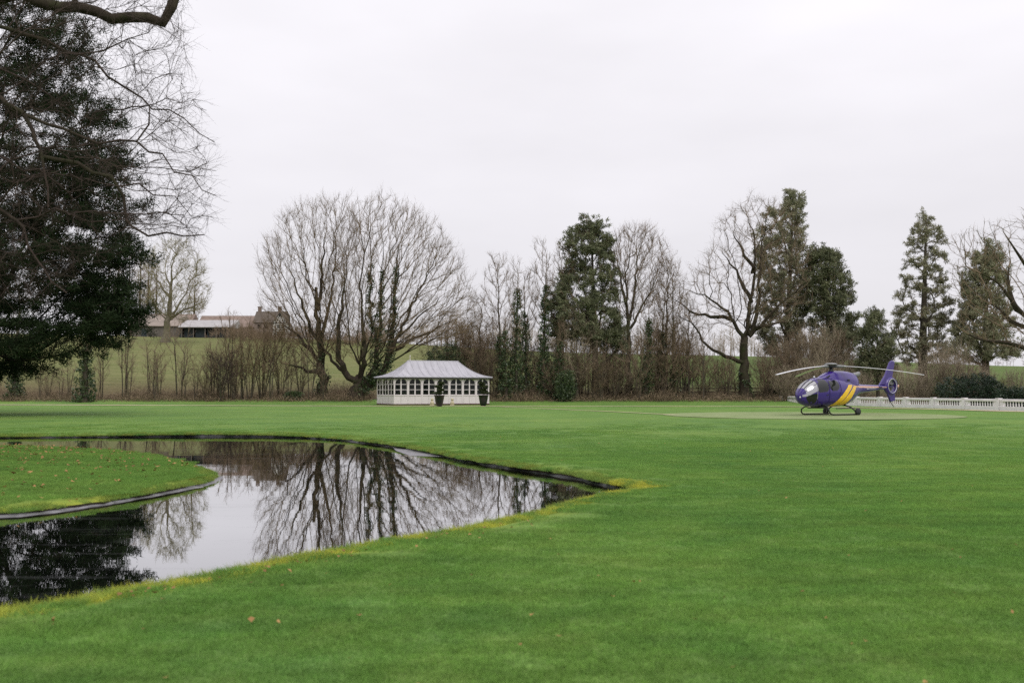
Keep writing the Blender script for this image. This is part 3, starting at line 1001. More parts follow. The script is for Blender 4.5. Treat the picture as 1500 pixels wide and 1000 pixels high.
# ================================================================ PAVILION
M['cream'] = simple('stone_white_paint', (0.69, 0.62, 0.63), 0.55, 0.4, 0.05, 1.5, coords='obj')
M['cream_gap'] = simple('panel_joint', (0.30, 0.28, 0.25), 0.8, 0.2, 0.1)
M['plinth'] = simple('brick_plinth', (0.10, 0.055, 0.045), 0.9, 0.2, 0.3, 5)
def mat_lead():
    m, t, bs, o = new_mat('lead_roof')
    v = objco(t)
    n = noise(t, 1.2, 5, 0.65, scaled(t, v, (2.5, 0.6, 0.6)))
    r = ramp(t, [(0.3, (0.345, 0.335, 0.365)), (0.7, (0.455, 0.445, 0.48))])
    t.links.new(n.outputs['Fac'], r.inputs[0]); t.links.new(r.outputs[0], bs.inputs['Base Color'])
    bs.inputs['Roughness'].default_value = 0.6
    return m
M['lead'] = mat_lead()
def mat_glass(name, base, trans, rough=0.02, ior=1.5):
    m, t, bs, o = new_mat(name)
    bs.inputs['Base Color'].default_value = (*base, 1); bs.inputs['Roughness'].default_value = rough; bs.inputs['IOR'].default_value = ior
    n = noise(t, 1.0, 2, 0.5, objco(t))
    bump(t, n.outputs['Fac'], 0.2, 0.01, bs)
    tr = t.nodes.new('ShaderNodeBsdfTransparent')
    ms = t.nodes.new('ShaderNodeMixShader'); ms.inputs[0].default_value = trans
    t.links.new(bs.outputs[0], ms.inputs[1]); t.links.new(tr.outputs[0], ms.inputs[2])
    t.links.new(ms.outputs[0], o.inputs['Surface'])
    return m
M['pane'] = mat_glass('window_glass', (0.006, 0.009, 0.008), 0.38, 0.02, 1.4)
M['floor_wood'] = simple('floorboards', (0.16, 0.10, 0.06), 0.6, 0.4, 0.2, 4)
M['inner'] = simple('inner_wall', (0.16, 0.15, 0.12), 0.8, 0.2, 0.1, 2)
M['shadow_board'] = simple('eaves_shade_soffit', (0.035, 0.032, 0.03), 0.8, 0.2, 0.2, 3)  # near-black colour paints in the shade line under the eaves

PL, PW = 10.2, 5.2             # front length, depth
ROT = R(-26.0)
pc = ground(577.0, 593.6)     # near front-left corner
pav = thing('garden_pavilion', (pc[0], pc[1], 0.0), 'cream glazed summerhouse with swept grey lead roof on the far lawn', 'pavilion', None, -ROT)
H0, H1, H2 = 0.14, 1.0, 2.66  # plinth top, sill, eaves
m = MB(); m.box(-0.05, PL+0.05, -0.05, PW+0.05, -0.1, H0-0.02); m.build('plinth', M['plinth'], pav)
m = MB(); m.box(0.05, PL-0.05, 0.05, PW-0.05, H0-0.018, H0+0.02); m.build('floor', M['floor_wood'], pav)

def wall_side(origin, ux, nbay, length, door=()):
    """one side of bays along local direction; origin Vector, ux unit vector along, outside on its right hand"""
    ux = Vector(ux); un = Vector((ux.y, -ux.x, 0))          # outward
    MM = Matrix(((ux.x, un.x, 0, origin[0]), (ux.y, un.y, 0, origin[1]), (0, 0, 1, 0), (0, 0, 0, 1)))
    bw = length/nbay
    for i in range(nbay+1):
        x = i*bw
        a, b = (-0.07, 0.07)
        if i == 0: a = 0.0
        if i == nbay: b = 0.0
        m = MB(); m.box(x+a, x+b, -0.12, 0.012, H0, H2, MM); m.build('post', M['cream'], pav)
    for i in range(nbay):
        x0, x1 = i*bw+0.07, (i+1)*bw-0.07
        xm = (x0+x1)/2
        pan = MB(); pan.box(x0, x1, -0.10, -0.015, H0, H1-0.06, MM); po = pan.build('wall_panel', M['cream'], pav)
        for xj in (xm, x0+0.012):
            jn = MB(); jn.box(xj-0.010, xj+0.010, -0.016, -0.010, H0+0.03, H1-0.10, MM); jn.build('panel_joint', M['cream_gap'], po)
        win = MB(); win.box(x0, x1, -0.11, 0.03, H1-0.058, H1, MM); wo_ = win.build('window', M['cream'], pav)
        wo_.name = 'window'
        # frame: stiles, head, mullion, rails
        fr = MB()
        st = 0.05
        fr.box(x0, x0+st, -0.08, -0.01, H1, H2-0.02, MM); fr.box(x1-st, x1, -0.08, -0.01, H1, H2-0.02, MM)
        fr.box(xm-0.06, xm+0.06, -0.078, -0.004, H1, H2-0.02, MM)
        fr.box(x0+st, x1-st, -0.082, -0.012, H2-0.09, H2-0.022, MM)
        for z in (H1+0.53, H1+1.05):
            fr.box(x0+st, xm-0.06, -0.07, -0.022, z-0.025, z+0.025, MM); fr.box(xm+0.06, x1-st, -0.07, -0.022, z-0.025, z+0.025, MM)
        fr.box(x0+st, x1-st, -0.082, -0.012, H1+0.002, H1+0.05, MM)
        # arched spandrels in the upper lights
        zt = H2-0.05; zs = H1+1.08
        for sgn, xe, xi in ((1, x0+st, xm-0.06), (-1, x1-st, xm+0.06)):
            wdt = abs(xi-xe); n = 7
            vs = []
            for k in range(n+1):
                f = k/n
                zc = zs + (zt-zs)*math.sqrt(max(0, 1-(1-f)**2))
                X_ = xe + sgn*wdt*f
                vs += [(X_, -0.022, zc), (X_, -0.022, zt), (X_, -0.07, zc), (X_, -0.07, zt)]
            fs = []
            for k in range(n):
                b_ = 4*k
                fs += [(b_, b_+4, b_+5, b_+1), (b_+2, b_+3, b_+7, b_+6), (b_, b_+2, b_+6, b_+4)]
            fr.add([tuple(MM @ Vector(v)) for v in vs], fs)
        fr.build('frame', M['cream'], wo_)
        for xa, xb in ((x0+st, xm-0.06), (xm+0.06, x1-st)):
            for za, zb in ((H1+0.05, H1+0.505), (H1+0.555, H1+1.025), (H1+1.075, H2-0.09)):
                g = MB(); g.box(xa-0.004, xb+0.004, -0.05, -0.042, za-0.004, zb+0.004, MM); g.build('pane', M['pane'], wo_)
    # curved braces at each post
    for i in range(nbay+1):
        for sgn in (-1, 1):
            if (i == 0 and sgn < 0) or (i == nbay and sgn > 0): continue
            xb = i*bw + sgn*0.07
            pts_ = [(xb, 0.03, H2-0.62), (xb+sgn*0.05, 0.03, H2-0.36), (xb+sgn*0.17, 0.03, H2-0.17), (xb+sgn*0.36, 0.03, H2-0.06)]
            b_ = MB(); b_.tube([MM @ Vector(p) for p in pts_], 0.024, 5); b_.build('brace', M['cream'], pav)
wall_side((0, 0), (1, 0, 0), 7, PL)
wall_side((PL, 0), (0, 1, 0), 3, PW)
wall_side((PL, PW), (-1, 0, 0), 7, PL)
wall_side((0, PW), (0, -1, 0), 3, PW)
# eaves board and swept roof
OV = 0.27
m = MB(); m.box(-OV+0.02, PL+OV-0.02, -OV+0.02, PW+OV-0.02, H2-0.055, H2+0.07); m.build('soffit', M['shadow_board'], pav)
EZ, RZ = H2+0.072, 4.42
INS = 2.62                     # how far the ridge ends lie in from the end eaves
def roofz(f): return EZ + 0.06 + (RZ-EZ-0.06)*(0.22*f + 0.78*f**2.1)
NS = 14
xc0, xc1 = -OV, PL+OV; yc0, yc1 = -OV, PW+OV; ym = (yc0+yc1)/2
def ring_at(f):
    e = 1-f
    X0 = xc0 + f*INS; X1 = xc1 - f*INS; Y0 = yc0 + f*(ym-yc0-0.04); Y1 = yc1 - f*(yc1-ym-0.04)
    return X0, X1, Y0, Y1, roofz(f)
rv, rf = [], []
fsn = [0.0] + [k/NS for k in range(NS+1)]
for q_, f in enumerate(fsn):
    X0, X1, Y0, Y1, z = ring_at(f)
    if q_ == 0: z = EZ
    rv += [(X0, Y0, z), (X1, Y0, z), (X1, Y1, z), (X0, Y1, z)]
for k in range(len(fsn)-1):
    for s_ in range(4):
        rf.append((4*k+s_, 4*k+(s_+1) % 4, 4*k+4+(s_+1) % 4, 4*k+4+s_))
rf.append(tuple(4*(len(fsn)-1)+i for i in range(4))); rf.append((3, 2, 1, 0))
m = MB(); m.add(rv, rf); roof = m.build('roof', M['lead'], pav)
nroll = 15
for face in (0, 1):
    for k in range(1, nroll):
        xb = k/nroll
        pts_ = []
        for f in [i/NS for i in range(NS+1)]:
            X0, X1, Y0, Y1, z = ring_at(f)
            xx = xc0 + (xc1-xc0)*xb
            if xx < X0 or xx > X1: continue
            pts_.append((xx, Y0 if face == 0 else Y1, z+0.012))
        if len(pts_) > 2:
            b_ = MB(); b_.tube(pts_, 0.026, 5); b_.build('roof_roll', M['lead'], roof)
for face in (0, 1):
    for k in range(1, 8):
        yy = yc0 + (yc1-yc0)*k/8
        pts_ = []
        for f in [i/NS for i in range(NS+1)]:
            X0, X1, Y0, Y1, z = ring_at(f)
            if yy < Y0 or yy > Y1: continue
            pts_.append((X0 if face == 0 else X1, yy, z+0.012))
        if len(pts_) > 2:
            b_ = MB(); b_.tube(pts_, 0.026, 5); b_.build('roof_roll', M['lead'], roof)
X0, X1, Y0, Y1, z = ring_at(1.0)
m = MB(); m.tube([(X0-0.03, ym, RZ+0.02), (X1+0.03, ym, RZ+0.02)], 0.055, 8); m.build('ridge_roll', M['lead'], roof)
for cx, cy in ((0, 0), (1, 0), (1, 1), (0, 1)):
    pts_ = []
    for f in [i/NS for i in range(NS+1)]:
        A = ring_at(f); pts_.append((A[cx], A[2+cy], A[4]+0.015))
    m = MB(); m.tube(pts_, 0.035, 6); m.build('hip_roll', M['lead'], roof)
m = MB(); m.lathe([(0.03, 0), (0.05, 0.08), (0.03, 0.16), (0.025, 0.42), (0.045, 0.48), (0.01, 0.62)], 8, (X0+0.25, ym, RZ)); m.build('finial', M['cream'], roof)
# things inside: tables under pale cloths, seen through the lower panes
M['cloth'] = simple('white_cloth', (0.72, 0.69, 0.66), 0.9, 0.2, 0.05, 3)
def local_to_world(o, p):
    c, s = math.cos(o.rotation_euler.z), math.sin(o.rotation_euler.z)
    return (o.location.x + c*p[0]-s*p[1], o.location.y + s*p[0]+c*p[1], o.location.z+p[2])
for i, (x, y, col_) in enumerate(((2.05, 1.0, 'second'), (6.2, 1.1, 'fifth'), (7.5, 1.0, 'sixth'))):
    tb = thing('cloth_covered_table', local_to_world(pav, (x, y, H0+0.02)), 'pale cloth-covered table behind the %s window bay of the summerhouse' % col_, 'table', 'tables inside the summerhouse', -ROT)
    m = MB(); m.box(-0.55, 0.55, -0.4, 0.4, 1.05, 1.09); m.build('table_top', M['cloth'], tb, bevel=0.01)
    m = MB()
    n = 24; vs = []
    for k in range(n):
        a = 2*math.pi*k/n; ca, sa = math.cos(a), math.sin(a)
        s_ = 1/max(abs(ca), abs(sa)); rip = 1.0+0.03*math.sin(k*2.6)
        vs += [(0.56*ca*s_, 0.41*sa*s_, 1.07), (0.58*ca*s_*rip, 0.43*sa*s_*rip, 0.25)]
    m.add(vs, [(2*k, 2*k+1, (2*k+3) % (2*n), (2*k+2) % (2*n)) for k in range(n)]); m.build('cloth_skirt', M['cloth'], tb)
    for lx in (-0.48, 0.48):
        for ly in (-0.33, 0.33):
            m = MB(); m.box(lx-0.025, lx+0.025, ly-0.025, ly+0.025, 0, 1.05); m.build('leg', M['floor_wood'], tb)

# ---------------------------------------------------------------- topiary in black planters, small stone figures
M['black_pot'] = simple('black_glazed_planter', (0.012, 0.013, 0.013), 0.4, 0.5, 0.2, 6)
M['buff_stone'] = simple('buff_stone', (0.50, 0.43, 0.30), 0.9, 0.2, 0.2, 9, 0.01)
def topiary(px, py, label, seed):
    b = ground(px, py); rg = np.random.default_rng(seed)
    t = thing('topiary_planter', (b[0], b[1], 0.02), label, 'planter')
    m = MB(); m.lathe([(0.20, 0), (0.25, 0.03), (0.31, 0.14), (0.40, 0.6), (0.45, 0.93), (0.50, 0.95), (0.50, 1.02), (0.45, 1.02), (0.43, 0.94)], 20); m.build('pot', M['black_pot'], t, True)
    m = MB(); m.lathe([(0.43, 0.90), (0.2, 0.935), (0.02, 0.94)], 16); m.build('soil', M['soil'], t)
    m = MB(); m.tube([(0, 0, 0.9), (0.05, 0, 1.3), (-0.06, 0.02, 1.7), (0.04, 0, 2.05)], 0.04, 6); m.build('stem', M['bark_dark'], t)
    for k, (dx, z, rr_, hh) in enumerate(((-0.14, 1.20, 0.44, 0.12), (0.10, 1.50, 0.33, 0.10), (-0.06, 1.80, 0.40, 0.11), (0.16, 2.08, 0.28, 0.12))):
        if seed % 2: dx = -dx
        n = 130
        C = unit(rg.normal(size=(n, 3)))*(rg.random((n, 1))**0.3)*np.array([rr_, rr_, hh]) + np.array([dx, 0, z])
        v, f, ti = leaves(C, 12, 0.07, 0.075, 0.05, rg, dirs=unit(C-np.array([dx, 0, z])), quad=True)
        mesh_np('foliage', v, [f], M['box_leaf'], t, False, {'tint': ti})
topiary(643.5, 595.2, 'cloud-pruned topiary in a tall black planter between two buff stone figures', 4)
topiary(708.0, 594.6, 'cloud-pruned topiary in a black planter with no stone figure beside it', 5)
def figure(px, py, label):
    b = ground(px, py)
    t = thing('stone_figure', (b[0], b[1], 0.02), label, 'ornament')
    m = MB(); m.box(-0.2, 0.2, -0.2, 0.2, 0, 0.12); m.build('base', M['buff_stone'], t, bevel=0.015)
    m = MB(); m.lathe([(0.17, 0.12), (0.20, 0.2), (0.17, 0.32), (0.12, 0.42), (0.08, 0.47), (0.13, 0.53), (0.14, 0.60), (0.09, 0.68), (0.02, 0.70)], 12); m.build('body', M['buff_stone'], t, True)
figure(633.0, 594.2, 'small buff stone figure standing outside the pair of black planters')
figure(662.5, 594.2, 'small buff stone figure between the two black planters')

# ================================================================ BALUSTRADE
M['white_stone'] = simple('painted_stone', (0.80, 0.755, 0.765), 0.7, 0.3, 0.10, 2.0, 0.004, coords='pos')
b0 = ground(1145.0, 590.8)[:2]; b1 = ground(1500.0, 601.8)[:2]
bd = b1-b0; blen = np.linalg.norm(bd); bd = bd/blen
NP = 12; SPN = 4.15
bal = thing('balustrade', (b0[0], b0[1], 0.0), 'long low white stone balustrade of bottle balusters beyond the landing circle', 'balustrade', None, math.atan2(bd[1], bd[0]))
m = MB(); m.box(-0.16, 0.16, -0.16, 0.16, -0.05, 0.84); m.box(-0.185, 0.185, -0.185, 0.185, 0.841, 0.89)
pier = m.build('pier', M['white_stone'], bal, bevel=0.012)
m = MB(); m.box(0.181, SPN-0.181, -0.10, 0.10, -0.05, 0.29); plin = m.build('plinth', M['white_stone'], bal)
m = MB(); m.box(0.181, SPN-0.181, -0.11, 0.11, 0.65, 0.83); rail = m.build('rail', M['white_stone'], bal, bevel=0.02)
m = MB(); m.box(0.181, 0.52, -0.06, 0.06, 0.291, 0.649); endp = m.build('end_panel', M['white_stone'], bal)
m = MB(); m.lathe([(0.055, 0.29), (0.055, 0.31), (0.03, 0.335), (0.054, 0.41), (0.055, 0.45), (0.032, 0.55), (0.03, 0.59), (0.055, 0.625), (0.055, 0.65)], 9)
balu = m.build('baluster', M['white_stone'], bal, True)
def inst(o, x):
    c = o.copy(); COL.objects.link(c); c.parent = o.parent; c.location = (x, 0, 0); return c
NB = 10
for k in range(NP):
    if k: inst(pier, k*SPN); inst(plin, k*SPN); inst(rail, k*SPN); inst(endp, k*SPN)
    inst(endp, k*SPN + SPN-0.701)
    for j in range(NB):
        x = k*SPN + 0.52 + (SPN-1.04)*(j+0.5)/NB
        if k == 0 and j == 0: balu.location = (x, 0, 0)
        else: inst(balu, x)
inst(pier, NP*SPN)
# ================================================================ HELICOPTER  (local x forward, y to port, z up)
def paint(name, col, rough=0.28, coat=0.6):
    m = simple(name, col, rough, 0.5, 0.06, 1.2, 0, 0, coat); return m
M['purple'] = paint('purple_paint', (0.028, 0.007, 0.165), 0.32, 0.5)
M['yellow'] = paint('yellow_paint', (0.86, 0.53, 0.02), 0.4, 0.3)
M['pink'] = paint('pale_coral_paint', (0.62, 0.36, 0.26), 0.4, 0.3)
M['dark_line'] = simple('dark_seam', (0.010, 0.006, 0.025), 0.5, 0.4, 0.1)
M['black_metal'] = simple('black_metal', (0.012, 0.012, 0.013), 0.45, 0.5, 0.2, 8)
M['grey_metal'] = simple('grey_metal', (0.20, 0.20, 0.205), 0.45, 0.5, 0.2, 8)
M['blade_grey'] = simple('rotor_blade_grey', (0.60, 0.60, 0.61), 0.4, 0.5, 0.06, 2)
M['rubber'] = simple('rubber', (0.035, 0.035, 0.037), 0.8, 0.3, 0.2, 8)
M['white_mark'] = simple('white_marking', (0.7, 0.7, 0.7), 0.5, 0.4, 0.05)
M['canopy_glass'] = mat_glass('canopy_glass', (0.008, 0.009, 0.010), 0.0, 0.04, 1.55)
M['windscreen_glass'] = mat_glass('windscreen_glass', (0.03, 0.03, 0.032), 0.0, 0.08, 4.2)
M['seat'] = simple('cabin_seat', (0.09, 0.085, 0.08), 0.8, 0.3, 0.2, 5)

TH = R(35.0)
hx = atx(1217.0, 59.0)
heli = thing('helicopter', (hx, 59.0, 0.03), 'parked purple helicopter with slanting yellow stripes on the pale landing circle', 'helicopter', None, math.pi+TH)
# x, z bottom, z top, half width
SEC = np.array([
 (3.02, 1.10, 1.16, 0.02), (2.98, 0.95, 1.30, 0.17), (2.88, 0.80, 1.44, 0.30), (2.66, 0.66, 1.66, 0.46), (2.35, 0.57, 1.88, 0.59), (1.95, 0.51, 2.06, 0.69),
 (1.5, 0.48, 2.17, 0.75), (1.0, 0.47, 2.21, 0.785), (0.5, 0.47, 2.22, 0.79), (0.0, 0.48, 2.21, 0.78), (-0.5, 0.50, 2.18, 0.755), (-1.0, 0.57, 2.12, 0.70),
 (-1.4, 0.70, 2.04, 0.61), (-1.8, 0.90, 1.95, 0.50), (-2.15, 1.09, 1.88, 0.40), (-2.5, 1.22, 1.83, 0.32), (-3.0, 1.30, 1.80, 0.26), (-3.8, 1.38, 1.78, 0.22),
 (-4.6, 1.46, 1.77, 0.18), (-5.2, 1.52, 1.76, 0.14), (-5.45, 1.55, 1.75, 0.10)])
sx = SEC[::-1]
def sec(x):
    return [np.interp(x, sx[:, 0], sx[:, k]) for k in (1, 2, 3)]
EXP = 2.5
def surf(x, ph, off=0.0):
    """ph: 0 at the top, 90 deg at the port side, 180 at the belly"""
    zb, zt, w_ = sec(x)
    c, s = math.cos(ph), math.sin(ph)
    f = lambda v: math.copysign(abs(v)**(2/EXP), v)
    return Vector((x, f(s)*(w_+off), (zb+zt)/2 + f(c)*((zt-zb)/2+off)))
def side_y(x, z, off=0.0):
    zb, zt, w_ = sec(x)
    u = min(1.0, abs((z-(zb+zt)/2)/max((zt-zb)/2, 1e-4)))
    return (w_+off)*(max(0.0, 1-u**EXP))**(1/EXP) + off*0.3
xs_f = sorted(set(list(SEC[:, 0]) + list(np.linspace(2.95, -5.4, 60))), reverse=True)
NPH = 36
V = []; F = []
for x in xs_f:
    for k in range(NPH): V.append(tuple(surf(x, 2*math.pi*k/NPH)))
for i in range(len(xs_f)-1):
    for k in range(NPH): F.append((i*NPH+k, i*NPH+(k+1) % NPH, (i+1)*NPH+(k+1) % NPH, (i+1)*NPH+k))
F.append(tuple(range(NPH))[::-1]); F.append(tuple((len(xs_f)-1)*NPH+k for k in range(NPH)))
m = MB(); m.add(V, F); body = m.build('fuselage', M['purple'], heli, True)
def clip_grid(poly, step):
    """triangles filling a side-view polygon"""
    P = resample(np.vstack([poly, poly[:1]]), step)[:-1]
    lo, hi = P.min(0), P.max(0)
    gx_, gz_ = np.meshgrid(np.arange(lo[0]+step/2, hi[0], step), np.arange(lo[1]+step/2, hi[1], step))
    g = np.column_stack([gx_.ravel(), gz_.ravel()])
    g = g[inside(g, P) & (dist_poly(g, P) > step*0.4)]
    vs = [Vector(p) for p in np.vstack([P, g])]
    v, e, f, *_ = delaunay_2d_cdt(vs, [(i, (i+1) % len(P)) for i in range(len(P))], [], 0, 1e-5)
    v = np.array([(q.x, q.y) for q in v]); f = np.array([t for t in f if len(t) == 3])
    return v, f[inside(v[f].mean(1), P)]
def side_patch(name, poly, mat, off, sides=(1, -1), parent=None, step=0.12, rnd=1, label=None):
    poly = np.asarray(poly, float)
    if rnd: poly = chaikin(poly, rnd, True)
    v, f = clip_grid(poly, step)
    for s in sides:
        m = MB()
        m.add([(x, s*side_y(x, z, off), z) for x, z in v], [tuple(t) for t in f])
        o = m.build(name, mat, parent or heli, True)
        if label: o['label'] = label
# glazing
def param_patch(name, xa, xb, pa, pb, mat, off, nx=12, np_=8, parent=None, narrow=0.0):
    m = MB(); vs = []
    for i in range(nx+1):
        x = xa+(xb-xa)*i/nx
        for k in range(np_+1):
            f = k/np_
            p0, p1 = pa(i/nx) if callable(pa) else pa, pb(i/nx) if callable(pb) else pb
            vs.append(tuple(surf(x, p0+(p1-p0)*f, off)))
    m.add(vs, [(i*(np_+1)+k, i*(np_+1)+k+1, (i+1)*(np_+1)+k+1, (i+1)*(np_+1)+k) for i in range(nx) for k in range(np_)])
    return m.build(name, mat, parent or heli, True)
for s in (1, -1):
    param_patch('windscreen', 2.93, 2.02, s*R(3), (lambda f: R(96)-R(14)*f) if s > 0 else (lambda f: -R(96)+R(14)*f), M['windscreen_glass'], 0.014)
side_patch('chin_window', [(2.78, 1.08), (2.66, 1.18), (2.4, 1.22), (2.12, 1.30), (2.12, 1.1), (2.10, 0.80), (2.25, 0.64), (2.5, 0.70), (2.74, 0.90)], M['canopy_glass'], 0.010)
side_patch('door_window', [(1.93, 1.99), (1.70, 2.08), (1.20, 2.12), (1.16, 1.40), (1.7, 1.34), (2.06, 1.34)], M['canopy_glass'], 0.010)
side_patch('rear_window', [(1.10, 2.12), (0.50, 2.12), (0.16, 1.88), (0.30, 1.46), (1.06, 1.40)], M['canopy_glass'], 0.010)
# door seams
def seam(pts, parent=body, r=0.010, s=1, mat='dark_line'):
    P = resample(np.array(pts, float), 0.1)
    m = MB(); m.tube([(x, s*side_y(x, z, 0.006), z) for x, z in P], r, 5); m.build('seam', M[mat], parent)
for s in (1, -1):
    seam([(1.97, 2.0), (2.09, 1.34), (2.08, 1.0), (1.95, 0.66), (1.3, 0.60), (1.14, 0.8), (1.13, 2.13), (1.65, 2.11), (1.97, 2.0)], s=s)
    seam([(1.1, 0.8), (0.45, 0.72), (0.10, 1.4), (0.12, 2.0)], s=s)
    seam([(2.0, 1.99), (2.09, 1.30), (2.10, 0.95)], s=s, r=0.02, mat='grey_metal')
    # door handles
    m = MB(); x, z = 1.32, 1.18; y = side_y(x, z, 0.0); m.box(x-0.10, x+0.10, s*y-0.02, s*y+0.02, z-0.02, z+0.02); m.build('door_handle', M['black_metal'], heli, bevel=0.006)
for s in (1, -1):
    m = MB(); m.tube([tuple(surf(x, s*(R(62)-R(22)*(2.93-x)/1.6), 0.018)) for x in np.linspace(2.90, 2.02, 14)], 0.016, 6); m.build('windscreen_post', M['dark_line'], heli)
# centre post of the windscreen
m = MB(); m.tube([tuple(surf(x, 0.0, 0.016)) for x in np.linspace(2.95, 2.0, 14)], 0.022, 6); m.build('windscreen_post', M['dark_line'], heli)
# nose cap below the windscreen
m = MB(); vs = []
nxs = np.linspace(3.02, 2.76, 7)
for x in nxs:
    for k in range(17):
        vs.append(tuple(surf(x, R(-80)+R(160)*k/16, 0.020)))
m.add(vs, [(i*17+k, i*17+k+1, (i+1)*17+k+1, (i+1)*17+k) for i in range(6) for k in range(16)]); m.build('nose_cap', M['purple'], heli, True)
m = MB(); m.lathe([(0.05, 0), (0.05, 0.02), (0.02, 0.03)], 10); o = m.build('nose_lamp', M['white_mark'], heli); o.location = (2.98, 0.14, 1.06); o.rotation_euler = (0, R(80), 0)
# stripes
def band(x0t, x1t, zt, x0b, x1b, zb, mat, name, off=0.008):
    side_patch(name, [(x0t, zt), (x1t, zt), (x1b, zb), (x0b, zb)], mat, off, rnd=0, step=0.09)
band(-0.74, -1.20, 1.78, 0.80, 0.24, 0.52, M['yellow'], 'yellow_stripe')
band(-1.27, -1.74, 1.70, 0.17, -0.52, 0.57, M['yellow'], 'yellow_stripe')
side_patch('boom_stripe', [(-1.2, 1.79), (-1.7, 1.72), (-5.3, 1.68), (-5.3, 1.62), (-3.0, 1.60), (-1.75, 1.62)], M['pink'], 0.009, rnd=0, step=0.09)
# illegible registration marks on the boom: short white strokes
for k, (xa, h_) in enumerate(((-3.05, 0.07), (-3.20, 0.05), (-3.38, 0.09), (-3.56, 0.09), (-3.74, 0.09), (-3.92, 0.09))):
    for s in (1, -1):
        m = MB(); z = 1.555
        pts_ = [(xa, z-h_/2), (xa-0.03, z+h_/2), (xa-0.09, z-h_/2+0.02), (xa-0.11, z+h_/2)] if k > 1 else [(xa, z-h_/2), (xa-0.1, z-h_/2), (xa-0.1, z), (xa, z)]
        m.tube([(x, s*side_y(x, zz, 0.012), zz) for x, zz in pts_], 0.012, 4); m.build('registration_mark', M['white_mark'], heli)
# engine cowling
cw = np.array([(1.30, 2.16, 0.10), (1.0, 2.28, 0.26), (0.6, 2.44, 0.38), (0.2, 2.56, 0.46), (-0.3, 2.60, 0.50), (-0.9, 2.60, 0.50), (-1.4, 2.56, 0.47), (-1.8, 2.50, 0.43), (-2.05, 2.42, 0.38), (-2.12, 2.36, 0.34)])
V = []; F = []; n = 18
for x, zt, w_ in cw:
    zb = 1.75
    for k in range(n+1):
        a = math.pi*k/n
        c, s = math.cos(a), math.sin(a); f = lambda v: math.copysign(abs(v)**(2/3.0), v)
        V.append((x, f(c)*w_*(1.12 if s < 0.4 else 1.0), zb+f(s)*(zt-zb)))
for i in range(len(cw)-1):
    for k in range(n): F.append((i*(n+1)+k, i*(n+1)+k+1, (i+1)*(n+1)+k+1, (i+1)*(n+1)+k))
F.append(tuple((len(cw)-1)*(n+1)+k for k in range(n+1)))
m = MB(); m.add(V, F); cowl = m.build('engine_cowling', M['purple'], heli, True)
m = MB(); m.tube([(-1.9, 0.12, 2.36), (-2.25, 0.14, 2.40), (-2.45, 0.15, 2.46)], [0.14, 0.14, 0.13], 12, False); m.build('exhaust', M['grey_metal'], heli, True)
for s in (1, -1):
    m = MB(); m.box(0.45, 0.95, s*0.33-0.02, s*0.33+0.02, 2.30, 2.40, Matrix.Rotation(R(0), 4, 'X')); o = m.build('air_intake', M['black_metal'], cowl, bevel=0.015)
    o.rotation_euler = (0, R(22), 0); o.location = (-0.78, 0, 0.30)
    m = MB(); m.box(-1.0, -0.8, s*0.57-0.015, s*0.57+0.015, 2.0, 2.1); m.build('vent', M['black_metal'], cowl, bevel=0.01)
m = MB(); m.lathe([(0.05, 0), (0.06, 0.05), (0.03, 0.12), (0.005, 0.14)], 10, (1.55, 0.0, 2.16)); m.build('beacon', M['white_mark'], heli, True)
# mast and rotor
m = MB(); m.lathe([(0.20, 2.55), (0.14, 2.62), (0.10, 2.70), (0.10, 2.86)], 14); m.build('mast', M['black_metal'], heli, True)
hub = MB().lathe([(0.12, 2.78), (0.26, 2.80), (0.30, 2.86), (0.24, 2.92), (0.10, 2.94)], 18).build('rotor_hub', M['black_metal'], heli, True)
MB().lathe([(0.36, 2.96), (0.38, 2.99), (0.30, 3.05), (0.12, 3.07)], 20).build('hub_cap', M['grey_metal'], hub, True)
rot0 = heli.rotation_euler.z
RL = 5.1
for k, alpha in enumerate((-23.0, 97.0, 217.0)):
    a = R(alpha) - rot0
    ca, sa = math.cos(a), math.sin(a)
    def bp(rr_, c, z): return (ca*rr_ - sa*c, sa*rr_ + ca*c, z)
    dz_ = lambda rr_: 2.88 - 0.56*((rr_)/RL)**1.7
    m = MB(); vs = []; n = 16
    for i in range(n+1):
        rr_ = 0.75+(RL-0.75)*i/n; z = dz_(rr_); ch = 0.14 if i < n else 0.09
        th_ = 0.022
        vs += [bp(rr_, -ch, z), bp(rr_, -ch*0.4, z+th_), bp(rr_, ch*0.4, z+th_*0.7), bp(rr_, ch, z), bp(rr_, 0, z-th_*0.6)]
    fs = [(5*i+k_, 5*i+(k_+1) % 5, 5*i+5+(k_+1) % 5, 5*i+5+k_) for i in range(n) for k_ in range(5)] + [(0, 1, 2, 3, 4), tuple(5*n+q for q in range(5))[::-1]]
    m.add(vs, fs); bl = m.build('rotor_blade', M['blade_grey'], heli)
    m = MB(); m.tube([bp(0.15, 0, 2.87), bp(0.45, 0, 2.87), bp(0.85, 0, dz_(0.85))], [0.075, 0.085, 0.06], 8); m.build('blade_cuff', M['grey_metal'], bl, True)
